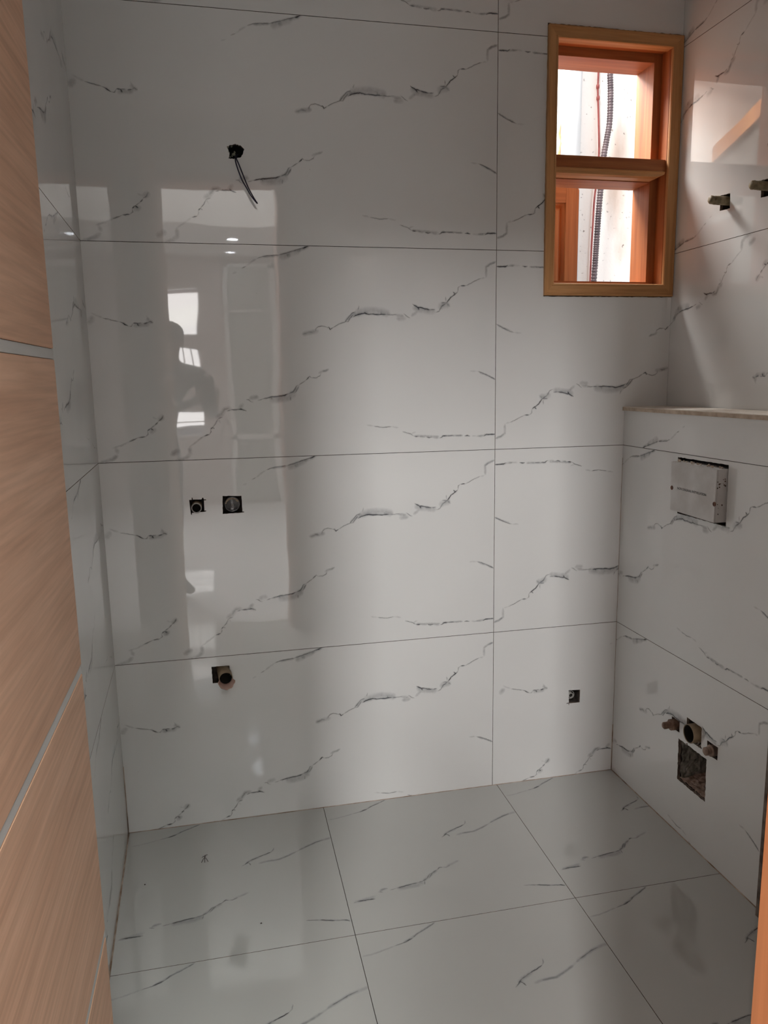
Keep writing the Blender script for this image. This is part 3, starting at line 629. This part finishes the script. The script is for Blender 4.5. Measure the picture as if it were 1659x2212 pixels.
bm = bmesh.new(); lathe(bm, (-.757, .004, 1.987), (0, 1, 0), [(0, .020), (.001, .022), (.045, .022), (.045, .001)], 20); o = obj('back_box', bm, noisy('black_box_inside', (.003, .003, .003), (.006, .006, .006), 20, .9)); under(o, wl)

BORESHADE = noisy('pipe_inside_shade', (.006, .005, .004), (.022, .018, .015), 20, .9)  # near-black lining: the shade inside open pipes is put into the colour
# ------------------------------------------------------------------ pipe ends in the back wall
def pipe_end(name, base, axis, r, length, wall, m, label, cat, inner=CAVITY, group=None, smat=None):
    bm = bmesh.new()
    lathe(bm, base, axis, [(0, r), (length-.001, r), (length, r-.0006), (length, r-wall), (length-.002, r-wall), (length-.03 if length > .035 else .002, r-wall), (length-.03 if length > .035 else .002, .0001)], 28)
    o = obj(name, bm, m, None, True); tag(o, label, cat, group); return o
def bore_shade(base, axis, r, L, parent):
    bm = bmesh.new(); lathe(bm, base, axis, [(L, r), (0, r), (0, .0001)], 24); under(obj('bore_shade', bm, BORESHADE, None, True), parent)
pe = pipe_end('pipe_end', (-.9183, .052, 1.0042), (0, -1, 0), .0148, .074, .0028, BROWNPVC, 'small open brown pipe end in the left square hole of the back wall', 'pipe')
bore_shade((-.9183, .0, 1.0042), (0, -1, 0), .0119, .0205, None if False else pe)
bm = bmesh.new(); lathe(bm, (-.9183, -.0205, 1.0042), (0, -1, 0), [(0, .0150), (.0016, .0150), (.0016, .0120), (0, .0120)], 28); obj('cut_rim', bm, GREYPVC, pe, True)
cap_ = empty('capped_pipe', (-.816, .02, 1.006)); tag(cap_, 'larger capped pipe in the right square hole of the back wall', 'pipe')
bm = bmesh.new(); lathe(bm, (-.8165, .053, 1.0065), (0, -1, 0), [(0, .022), (.040, .022), (.047, .0228), (.050, .0225), (.051, .0205), (.050, .019), (.047, .012), (.046, .0001)], 32); o = obj('plug', bm, CAPMAT, None, True); under(o, cap_)
bm = bmesh.new(); lathe(bm, (-.8155, .0095, 1.0035), (0, -1, 0), [(0, .0034), (.003, .0034), (.003, .0019), (.001, .0019), (.001, .0001)], 16); o = obj('centre_nub', bm, GREYPVC, None, True); under(o, cap_)
bm = bmesh.new()
for i in range(14):
    a = .5+i*.18; chip(bm, (-.8165+.0195*math.cos(a), .0035, 1.0065+.0195*math.sin(a)*.95-.001*(i % 3)), .0036, 40+i)
o = obj('mud_crust', bm, BROWNPVC); o['kind'] = 'stuff'; under(o, cap_)
# basin drain stub with torn lip
dp = empty('drain_stub', (-.870, 0, .482)); tag(dp, 'brown drain pipe stub with torn pinkish lip sticking out of the back wall', 'pipe')
bm = bmesh.new(); ax = Vector((.10, -1, -.10)).normalized()
lathe(bm, (-.8705, .052, .4905), ax, [(0, .0205), (.085, .0207), (.086, .0200), (.086, .0185), (.04, .0185), (.04, .0001)], 32); o = obj('pipe', bm, BROWNPVC, None, True); under(o, dp)
bore_shade(Vector((-.8705, .052, .4905)) + ax*.0415, ax, .0184, .042, dp)
bm = bmesh.new(); bc = Vector((-.8705, .052, .4905)) + ax*.083; up_ = Vector((0, 0, 1)); sd = ax.cross(up_).normalized(); up_ = sd.cross(ax).normalized(); rows = []
for j in range(7):
    t = j/6; row = []
    for k in range(17):
        a = PI + .12 + (PI-.24)*k/16     # lower half
        rr = .0200+.0065*t**1.3; ln = t*(.026-.010*abs(math.cos(a))**2+.003*math.sin(k*1.7)) + random.uniform(-.0006, .0006)*t
        for_off = bc + ax*ln + (sd*math.cos(a) + up_*math.sin(a))*rr
        row.append(bm.verts.new(for_off))
    rows.append(row)
for a_, b_ in zip(rows, rows[1:]):
    for k in range(16): bm.faces.new((a_[k], a_[k+1], b_[k+1], b_[k]))
o = obj('torn_lip', bm, PINKPVC, None, True); md = o.modifiers.new('thickness', 'SOLIDIFY'); md.thickness = .0022; under(o, dp)
# small angle-valve inlet
iv = empty('water_inlet', (.282, .01, .292)); tag(iv, 'small ringed water inlet in the square hole near the right end of the back wall', 'inlet')
bm = bmesh.new(); lathe(bm, (.2860, .052, .2880), (0, -1, 0), [(0, .0150), (.034, .0150), (.036, .0146), (.036, .0130), (.028, .0130), (.010, .0130)], 28); o = obj('socket_ring', bm, GREYPVC, None, True); under(o, iv)
bm = bmesh.new(); bore_shade((.2860, .026, .2880), (0, -1, 0), .0129, .004, iv); lathe(bm, (.2850, .052, .2890), (0, -1, 0), [(0, .0088), (.042, .0088), (.043, .0084), (.043, .0068), (.030, .0068)], 24); o = obj('threaded_insert', bm, noisy('pale_ring', (.42, .41, .38), (.60, .59, .55), 50, .4), None, True); under(o, iv); bore_shade((.2850, .016, .2890), (0, -1, 0), .0067, .004, iv)

# ------------------------------------------------------------------ fittings in the boxed lower wall (axis roughly -X)
def brass(name, fr, u, v, L0, L1, r0, r1, m, label, tilt=(0, 0)):
    e = empty(name, fr.p(u, v, 0)); tag(e, label, 'fitting', 'shower water nozzles' if 'shower' in name else 'water plugs beside the waste pipe')
    ax = (fr.en + fr.eu*tilt[0] + fr.ev*tilt[1]).normalized(); b = fr.p(u, v, -.052)
    bm = bmesh.new(); lathe(bm, b, ax, [(0, r0), (.052+L0*.55, r0), (.052+L0*.62, r0*1.05), (.052+L0*.92, r0*1.03), (.052+L0, r0*.86), (.052+L0, r1*.9)], 14, wob=.05); o = obj('body', bm, m, None, True); under(o, e)
    bm = bmesh.new(); lathe(bm, b, ax, [(.052+L0*.9, r1), (.052+L0+L1*.35, r1*1.02), (.052+L0+L1*.42, r1*.82), (.052+L0+L1*.5, r1*1.02), (.052+L0+L1*.86, r1), (.052+L0+L1, r1*.72), (.052+L0+L1, .0001)], 12, wob=.06); o = obj('plug', bm, m, None, True); under(o, e)
    return e
brass('water_fitting', F_BOX, .3660, .3325, .018, .023, .0165, .0105, RUST, 'rusty threaded water plug left of the large open pipe on the right wall')
brass('water_fitting', F_BOX, .5450, .3340, .008, .017, .0165, .0115, noisy('mud_crusted_fitting', (.20, .13, .10), (.38, .28, .22), 60, .8, .9, 120), 'mud-crusted water plug right of the large open pipe on the right wall')
wp_ = empty('waste_pipe', F_BOX.p(.456, .346, 0)); tag(wp_, 'large open dark-mouthed pipe above the cavity in the right wall', 'pipe')
bm = bmesh.new(); axw = (F_BOX.en).normalized()
lathe(bm, F_BOX.p(.4590, .3465, -.12), axw, [(0, .0275), (.137, .0275), (.138, .0270), (.138, .0250), (.02, .0250), (.02, .0001)], 36); o = obj('pipe', bm, BROWNPVC, None, True); under(o, wp_)
bore_shade(F_BOX.p(.4590, .3465, -.09), axw, .0249, .1065, wp_)
bm = bmesh.new()
for i in range(20): chip(bm, F_BOX.p(.446+.003*i*.9, .3175+.001*(i % 3), -.012+.004*(i % 4)), .0034, 80+i)
for p_ in ((.4595, .3155, .022), (.490, .332, .004)): chip(bm, F_BOX.p(*p_), .0042, int(p_[0]*1000))
o = obj('plaster_crumb', bm, noisy('pale_crumb', (.16, .12, .10), (.45, .42, .38), 60, .9)); o['kind'] = 'stuff'; under(o, wp_)
# broken mortar on the floor and the far side of the big cavity
def rough_sheet(name, fn, na, nb, mat, amp, seed):
    bm = bmesh.new(); g = []
    for i in range(na):
        row = []
        for j in range(nb):
            u, v, n = fn(i/(na-1), j/(nb-1)); q = mnoise.noise(Vector((i*.37+seed, j*.37, seed)))+.5*mnoise.noise(Vector((i*.9, j*.9+seed, seed)))
            row.append(bm.verts.new(F_BOX.p(u+amp[0]*q, v+amp[1]*q, n)))
        g.append(row)
    for i in range(na-1):
        for j in range(nb-1): bm.faces.new((g[i][j], g[i+1][j], g[i+1][j+1], g[i][j+1]))
    o = obj(name, bm, mat, lower); md = o.modifiers.new('thickness', 'SOLIDIFY'); md.thickness = .003; return o
rough_sheet('mortar_rubble', lambda a, b: (.384+.146*a, .172+.012*b, -.0095-.112*b), 26, 22, noisy('broken_mortar', (.20, .13, .10), (.46, .35, .29), 60, .95, .8, 120), (0, .009), 3.1)
rough_sheet('mortar_rubble', lambda a, b: (.391, .166+.128*a, -.0095-.112*b), 22, 22, noisy('grey_mortar', (.10, .095, .08), (.30, .29, .25), 55, .95, .8, 120), (.007, 0), 8.4)
# shower inlet nozzles on the upper right wall
brass('shower_inlet', F_RIGHT, .2510, .8478+1.0, .030, .022, .0118, .0118, RUST2, 'dusty brass water nozzle left of two on the upper right wall', (0, .03))
brass('shower_inlet', F_RIGHT, .4260, .8480+1.0, .030, .022, .0118, .0112, RUST2, 'dusty brass water nozzle at the right photo edge on the upper right wall', (0, .03))

# ------------------------------------------------------------------ protective box over the flush plate opening
fb = empty('flush_plate_box', F_BOX.p(.43, 1.05, 0)); tag(fb, 'dusty white plastic cover box standing proud of its hole in the right wall', 'cover box')
rot_ = -.025
def fadd(o): return under(o, fb)
bx0, bx1, bz0, bz1, dn = .333, .5375, .977, 1.1195, .030
bm = bmesh.new(); prism(bm, F_BOX, [(bx0, bz0+.004), (bx1-.002, bz0+.001), (bx1, bz1), (bx0-.004, bz1+.002)], [], -.060, dn-.004); fadd(obj('body', bm, BOXW))
bm = bmesh.new(); prism(bm, F_BOX, [(bx0-.001, bz0+.005), (bx1-.003, bz0+.001), (bx1-.001, bz1-.001), (bx0-.005, bz1+.001)], [], dn-.0035, dn); bmesh.ops.bevel(bm, geom=[e for e in bm.edges if all(abs((v.co-F_BOX.o).dot(F_BOX.en)-dn) < .001 for v in e.verts)], offset=.0015, segments=2, affect='EDGES'); fadd(obj('cover', bm, BOXW))
for (u, v) in ((.336, 1.046), (.5335, 1.028)):
    bm = bmesh.new(); lathe(bm, F_BOX.p(u, v, dn-.001), F_BOX.en, [(0, .0062), (.002, .0062), (.0028, .004), (.0015, .0035), (.0015, .0001)], 14); fadd(obj('screw', bm, noisy('rusty_screw', (.10, .05, .035), (.26, .13, .09), 150, .8, .5), None, True))
# printed line, barely legible in the photograph: rows of small worn letter-like strokes are set as text
tc_ = bpy.data.curves.new('printed_line', 'FONT'); tc_.body = 'NON ORIGINAL INSTALLATION'; tc_.size = .0098; tc_.extrude = .00005; tc_.space_character = .95; tc_.align_x = 'CENTER'; tc_.align_y = 'CENTER'
to_ = bpy.data.objects.new('printed_line_curve', tc_); COL.objects.link(to_); bpy.context.view_layer.update()
me_ = bpy.data.meshes.new_from_object(to_.evaluated_get(bpy.context.evaluated_depsgraph_get())); me_.name = 'printed_line'; bpy.data.objects.remove(to_); me_.materials.clear(); me_.materials.append(INK)
to = link('printed_line', me_)
eu_, ev_, en_ = F_BOX.eu.normalized(), F_BOX.ev, F_BOX.en
Mx = Matrix((eu_, ev_, eu_.cross(ev_))).transposed().to_4x4(); Mx = Mx @ Matrix.Rotation(-.012, 4, 'Z'); Mx.translation = F_BOX.p(.430, 1.0475, dn+.0003)
to.matrix_world = Mx; to.parent = fb; to.matrix_parent_inverse = Matrix.Translation(-fb.location)
bm = bmesh.new()
for i in range(26): chip(bm, F_BOX.p(.330+.0081*i, 1.1245-.00005*i+random.uniform(-.001, .001), random.uniform(.004, .026)), random.uniform(.002, .0045), 600+i)
o = obj('cement_crumbs', bm, noisy('beige_crumb', (.40, .32, .25), (.66, .58, .50), 70, .9)); o['kind'] = 'stuff'; fadd(o)
bm = bmesh.new()
for i in range(16): chip(bm, F_BOX.p(.5370+random.uniform(-.0006, .0006), random.choice((1.085, 1.09, 1.075, 1.03, 1.02, 1.0))+random.uniform(-.008, .008), random.uniform(.002, .026)), random.uniform(.0012, .0035), 700+i)
o = obj('dirt_spots', bm, noisy('dark_dirt', (.06, .04, .03), (.15, .10, .08), 90, .9)); o['kind'] = 'stuff'; fadd(o)

# ------------------------------------------------------------------ small insect and litter on the floor
sp_ = empty('insect', (-.948, -.193, .001)); tag(sp_, 'tiny long-legged dark insect on the floor near the left corner', 'insect')
bm = bmesh.new(); tube(bm, [(-.9475, -.180, .0032), (-.9478, -.188, .0040), (-.948, -.196, .0040), (-.9478, -.204, .003)], .0011, 8, rs=[.0005, .0013, .0013, .0005]); under(obj('body', bm, BLACKM, None, True), sp_)
for (dx, dy) in ((-.0085, .008), (-.001, .016), (.007, .018), (-.0095, -.017), (.0, -.019), (.0095, -.017)):
    bm = bmesh.new(); x0, y0 = -.948, -.193; tube(bm, [(x0, y0+dy*.1, .004), (x0+dx*.45, y0+dy*.5, .0062), (x0+dx, y0+dy, .0004)], .00075, 6); under(obj('leg', bm, BLACKM, None, True), sp_)
for nm, (x, y), s, lb in (('dirt_crumb', (-1.108, -.277), .0022, 'black crumb on the floor nearest the left wall'), ('dirt_crumb', (-.803, -.513), .0030, 'dark crumb on the floor in front of the insect')):
    bm = bmesh.new(); vs0 = []
    chip(bm, (x, y, .0012), s, int(abs(x)*1000)); tag(obj(nm, bm, BLACKM), lb, 'crumb', 'crumbs on the floor')

# ------------------------------------------------------------------ the hall behind the camera (seen in the polished tiles, and where the light comes from)
HX0, HX1, HY0, HY1 = -2.40, 1.6, -7.0, YFO
VC = 5.05; LC = 2.70; YB = -5.0
def wallbox(name, dims, m, label): return struct(bxo(name, dims, m), label)
# hall side of the front wall, with the doorway
F_H = Frame((0, YFO-.001, 0), (1, 0, 0), (0, 0, 1), (0, -1, 0))
bm = bmesh.new(); prism(bm, F_H, [(HX0, 0), (OX0-.044, 0), (OX0-.044, OZ+.044), (OX1+.044, OZ+.044), (OX1+.044, 0), (HX1, 0), (HX1, VC), (HX0, VC)], [], 0, .02)
struct(obj('wall_hall_front', bm, PINK), 'hall side of the bathroom wall')
# left wall with tall stair window
F_HL = Frame((HX0, 0, 0), (0, -1, 0), (0, 0, 1), (1, 0, 0))
bm = bmesh.new(); prism(bm, F_HL, [(2.1, 0), (7.0, 0), (7.0, VC), (2.1, VC)], [rect(5.80, 6.42, 3.3, 4.75)], -.1, 0)
struct(obj('wall_hall_left', bm, PINK), 'left hall wall with high stair window')
fr_w = wallbox('window_5', (HX0-.06, HX0-.02, -6.42, -5.80, 3.28, 3.30), WHITEP, 'sill of the high stair window')
wallbox('wall_hall_right', (HX1, HX1+.1, HY0, HY1, 0, VC), PINK, 'right hall wall')
# far wall with three openings one above another
F_HF = Frame((0, -6.7, 0), (1, 0, 0), (0, 0, 1), (0, 1, 0))
hol = [rect(-1.80, -.985, 1.86, 2.37), rect(-1.80, -1.0, 1.40, 1.74), rect(-1.80, -.99, .75, 1.06)]
bm = bmesh.new(); prism(bm, F_HF, rect(HX0, HX1, 0, VC), hol, -.12, 0)
struct(obj('wall_hall_far', bm, PINK), 'far hall wall with stair openings')
for i, (a0, a1, b0, b1) in enumerate([(-1.80, -.985, 1.86, 2.37), (-1.80, -1.0, 1.40, 1.74), (-1.80, -.99, .75, 1.06)]):
    e = struct(empty('window_%d' % (i+2), (a0, -6.76, b0)), 'stair opening in the far hall wall')
    t = .018
    for d in ((a0, a1, b0, b0+t), (a0, a1, b1-t, b1), (a0, a0+t, b0, b1), (a1-t, a1, b0, b1)):
        under(bxo('frame_bar', (d[0], d[1], -6.78, -6.73, d[2], d[3]), WHITEP), e)
    if i == 1:
        for k in range(4): under(bxo('mullion', (a1-.08-.085*k-.012, a1-.08-.085*k, -6.77, -6.75, b0, b1), WHITEP), e)
    if i == 2:
        for k in range(2): under(bxo('rail', (a0, a1, -6.77, -6.75, b0+.10+.07*k, b0+.112+.07*k), WHITEP), e)
# bulkhead and ceilings: a high void near the door, a lower ceiling beyond
wallbox('ceiling_hall_low', (-1.5, HX1, HY0, YB, LC, LC+.08), PLASTER, 'lower hall ceiling')
wallbox('trim_4', (-1.56, -1.5, HY0, YB+.06, LC, VC), PLASTER, 'bulkhead along the stair void')
wallbox('trim_1', (-1.5, HX1, YB, YB+.06, LC-.0, VC), PLASTER, 'bulkhead above the lower hall ceiling')
wallbox('trim_2', (-1.5, HX1, YB-1.0, YB-.95, LC-.06, LC), PLASTER, 'ceiling step in the hall')
bm = bmesh.new(); F_C = Frame((0, 0, VC), (1, 0, 0), (0, 1, 0), (0, 0, 1)); prism(bm, F_C, rect(HX0, HX1, HY0, YFO), [rect(-1.45, .25, -4.6, -2.6)], 0, .08)
struct(obj('ceiling_hall_high', bm, PLASTER), 'high hall ceiling with an opening above the added fill lamp')
# recessed lamps
for (x, y, lb) in ((-.637, -5.60, 'round recessed ceiling lamp in the hall nearest the bathroom'), (-.65, -6.33, 'round recessed ceiling lamp in the hall nearest the far wall')):
    e = empty('ceiling_lamp', (x, y, LC)); tag(e, lb, 'lamp', 'recessed hall ceiling lamps')
    bm = bmesh.new(); lathe(bm, (x, y, LC), (0, 0, -1), [(0, .068), (.008, .066), (.010, .056), (.004, .054)], 24); under(obj('trim_ring', bm, WHITEP, None, True), e)
    bm = bmesh.new(); lathe(bm, (x, y, LC-.004), (0, 0, -1), [(0, .054), (.001, .054), (.001, .0001)], 24); under(obj('diffuser', bm, LAMP, None, True), e)
# white framed glazed cupboard door on a short wall to the right
cb = empty('white_framed_door', (-.44, -6.66, .73)); tag(cb, 'white framed grey-green panel door in the hall mirrored in the tiles', 'door')
cx0, cx1, cz0, cz1 = -.725, -.16, .02, 2.62
for d in ((cx0, cx0+.05, cz0, cz1), (cx1-.07, cx1, cz0, cz1), (cx0, cx1, .72, .78), (cx0, cx1, cz1-.05, cz1), (cx0, cx1, 2.10, 2.125)):
    under(bxo('frame_bar', (d[0], d[1], -6.70, -6.65, d[2], d[3]), WHITEP, None, .003), cb)
under(bxo('panel', (cx0+.03, cx1-.045, -6.70, -6.68, cz0+.0, cz1-.03), GREYP), cb)
# the facade opposite, seen through the stair openings
wallbox('wall_opposite', (-6, 3, -9.1, -9.0, -1, 2.12), noisy('grey_render', (.40, .36, .36), (.48, .44, .44), 3, .9), 'rendered wall opposite')
wallbox('trim_3', (-6, 3, -9.05, -8.9, 2.12, 2.36), noisy('cream_band', (.72, .66, .50), (.80, .74, .58), 3, .9), 'cream band on the wall opposite')
op_ = struct(empty('wall_opposite_top', (-1.5, -9.05, 2.6)), 'pink tiled parapet opposite')
for i in range(8):
    under(bxo('tile', (-4+.62*i, -4+.62*i+.61, -9.08, -9.0, 2.36, 3.0), noisy('pink_tile', (.62, .48, .47), (.70, .55, .54), 3, .5)), op_)

# ------------------------------------------------------------------ the person photographing, reflected in the tiles
per = empty('person', (-1.12, -2.80, 0)); tag(per, 'person in dark clothes photographing the room, seen as a reflection in the tiles', 'person')
def skin_body(name, joints, edges, mat, parent, sub=2, smooth=True):
    me = bpy.data.meshes.new(name); me.from_pydata([j[:3] for j in joints], edges, []); me.update(); me.materials.append(mat)
    o = link(name, me); md = o.modifiers.new('skin', 'SKIN'); md.use_smooth_shade = True
    for i, j in enumerate(joints):
        sv = me.skin_vertices[0].data[i]; r = j[3]; sv.radius = (r, j[4] if len(j) > 4 else r); sv.use_root = (i == 0)
    s_ = o.modifiers.new('sub', 'SUBSURF'); s_.levels = sub; s_.render_levels = sub
    return under(o, parent)
def person_mat():
    m, nt, p = new_mat('skin_and_clothes'); tc = N(nt, 'ShaderNodeTexCoord'); sx_ = N(nt, 'ShaderNodeSeparateXYZ'); nt.links.new(tc.outputs['Object'], sx_.inputs[0])
    nz = noise_node(nt, 12, 3); ad = N(nt, 'ShaderNodeMath', operation='MULTIPLY_ADD'); nt.links.new(nz.outputs[0], ad.inputs[0]); ad.inputs[1].default_value = .012; nt.links.new(sx_.outputs[2], ad.inputs[2])
    dv = N(nt, 'ShaderNodeMath', operation='DIVIDE'); nt.links.new(ad.outputs[0], dv.inputs[0]); dv.inputs[1].default_value = 1.8
    r = ramp(nt, dv.outputs[0], [(0, (.06, .05, .045)), (.045, (.05, .055, .07)), (.545, (.05, .055, .07)), (.55, (.10, .105, .11)), (.815, (.10, .105, .11)), (.82, (.16, .085, .05)), (1, (.16, .085, .05))])
    r.color_ramp.interpolation = 'CONSTANT'; nt.links.new(r.outputs[0], p.inputs['Base Color']); p.inputs['Roughness'].default_value = .75; return m
PM = person_mat(); bx_, by_ = -1.12, -2.80
J = [(bx_-.11, by_, .98, .140, .105), (bx_-.085, by_, 1.12, .128, .095), (bx_-.03, by_, 1.28, .150, .105), (bx_, by_+.005, 1.40, .135, .090), (bx_+.005, by_+.015, 1.475, .055), (bx_+.008, by_+.03, 1.535, .058, .062), (bx_+.01, by_+.045, 1.60, .078, .092), (bx_+.01, by_+.04, 1.67, .070, .084),   # 0-7
     (bx_-.21, by_, .86, .092), (bx_-.23, by_+.02, .50, .062), (bx_-.24, by_-.01, .12, .040), (bx_-.24, by_+.12, .045, .038, .03),   # 8-11
     (bx_-.03, by_, .86, .088), (bx_-.035, by_+.04, .50, .060), (bx_-.03, by_+.02, .12, .040), (bx_+.055, by_+.12, .045, .038, .03),   # 12-15
     (bx_+.165, by_+.01, 1.405, .058), (bx_+.235, by_+.05, 1.16, .042), (bx_+.245, by_+.29, 1.235, .029), (bx_+.255, by_+.385, 1.275, .024, .034),  # 16-19 right arm to phone
     (bx_-.165, by_+.01, 1.405, .058), (bx_-.14, by_+.10, 1.17, .042), (bx_+.08, by_+.31, 1.225, .029), (bx_+.185, by_+.385, 1.27, .024, .034)]  # 20-23 left arm
E_ = [(0, 1), (1, 2), (2, 3), (3, 4), (4, 5), (5, 6), (6, 7), (0, 8), (8, 9), (9, 10), (10, 11), (0, 12), (12, 13), (13, 14), (14, 15), (3, 16), (16, 17), (17, 18), (18, 19), (3, 20), (20, 21), (21, 22), (22, 23)]
skin_body('body', J, E_, PM, per)
SKIN = noisy('brown_skin', (.14, .075, .045), (.18, .10, .06), 10, .6)
for s_, (hx, hy, hz) in ((1, (bx_+.262, by_+.395, 1.275)), (-1, (bx_+.182, by_+.395, 1.27))):
    for i in range(4):
        z = hz+.034-.021*i; L = (.9, 1.0, .95, .75)[i]
        skin_body('finger', [(hx, hy-.005, z, .009), (hx+s_*.022, hy+.016, z+.004, .0088), (hx+s_*.016, hy+.038*L, z+.006, .008), (hx-s_*.010, hy+.052*L, z+.006, .007)], [(0, 1), (1, 2), (2, 3)], SKIN, per, 1)
    skin_body('thumb', [(hx, hy-.01, hz+.02, .011), (hx-s_*.004, hy+.012, hz+.048, .010), (hx-s_*.020, hy+.022, hz+.066, .008)], [(0, 1), (1, 2)], SKIN, per, 1)
# hair, ears, face features
HAIR = noisy('black_curly_hair', (.008, .007, .007), (.03, .026, .024), 160, .9, 1.0, 260)
hc = Vector((bx_+.01, by_+.035, 1.655)); bm = bmesh.new(); bmesh.ops.create_icosphere(bm, subdivisions=4, radius=1)
for v in list(bm.verts):
    c = v.co.copy(); n_ = mnoise.noise(c*5)*.07+mnoise.noise(c*14)*.04
    if c.z < -.15 and c.y > -.2: c.z = max(c.z, -.15-.1*(c.y < .1))
    v.co = hc + Vector((c.x*.098, c.y*.112-.012, c.z*.088))*(1+n_)
under(obj('hair', bm, HAIR, None, True), per)
for s_ in (-1, 1):
    bm = bmesh.new(); bmesh.ops.create_uvsphere(bm, u_segments=10, v_segments=6, radius=1)
    for v in bm.verts: v.co = Vector((bx_+.01+s_*.086, by_+.04, 1.605)) + Vector((v.co.x*.010, v.co.y*.018, v.co.z*.030))
    under(obj('ear', bm, SKIN, None, True), per)
    bm = bmesh.new(); bmesh.ops.create_uvsphere(bm, u_segments=12, v_segments=8, radius=.0125)
    for v in bm.verts: v.co += Vector((bx_+.01+s_*.032, by_+.124, 1.613))
    under(obj('eye', bm, noisy('eye_white', (.5, .48, .45), (.6, .58, .55), 20, .2), None, True), per)
bm = bmesh.new(); tube(bm, [(bx_+.01, by_+.128, 1.622), (bx_+.01, by_+.142, 1.598), (bx_+.01, by_+.150, 1.585), (bx_+.01, by_+.134, 1.576)], .01, 10, rs=[.006, .009, .014, .008]); under(obj('nose', bm, SKIN, None, True), per)
bm = bmesh.new(); tube(bm, [(bx_-.016, by_+.122, 1.552), (bx_-.003, by_+.131, 1.555), (bx_+.01, by_+.133, 1.554), (bx_+.023, by_+.131, 1.555), (bx_+.036, by_+.122, 1.552)], .005, 8, rs=[.002, .005, .0055, .005, .002]); under(obj('mouth', bm, noisy('lips', (.16, .06, .05), (.2, .08, .065), 20, .5), None, True), per)
# the phone in the hands
ph = empty('phone', (-.898, -2.362, 1.305)); tag(ph, 'dark phone held up in both hands, seen as a reflection', 'phone')
bm = bmesh.new(); box(bm, -.936, -.858, -2.372, -2.364, 1.225, 1.388); bmesh.ops.bevel(bm, geom=[e for e in bm.edges if abs(e.verts[0].co.y-e.verts[1].co.y) > .004], offset=.009, segments=4, affect='EDGES')
under(obj('case', bm, noisy('black_phone', (.02, .02, .022), (.03, .03, .034), 20, .3)), ph)
for z in (1.366, 1.344):
    bm = bmesh.new(); lathe(bm, (-.872, -2.364, z), (0, 1, 0), [(0, .008), (.0015, .008), (.0015, .006), (.001, .0001)], 16); under(obj('camera_lens', bm, CAPMAT, None, True), ph)
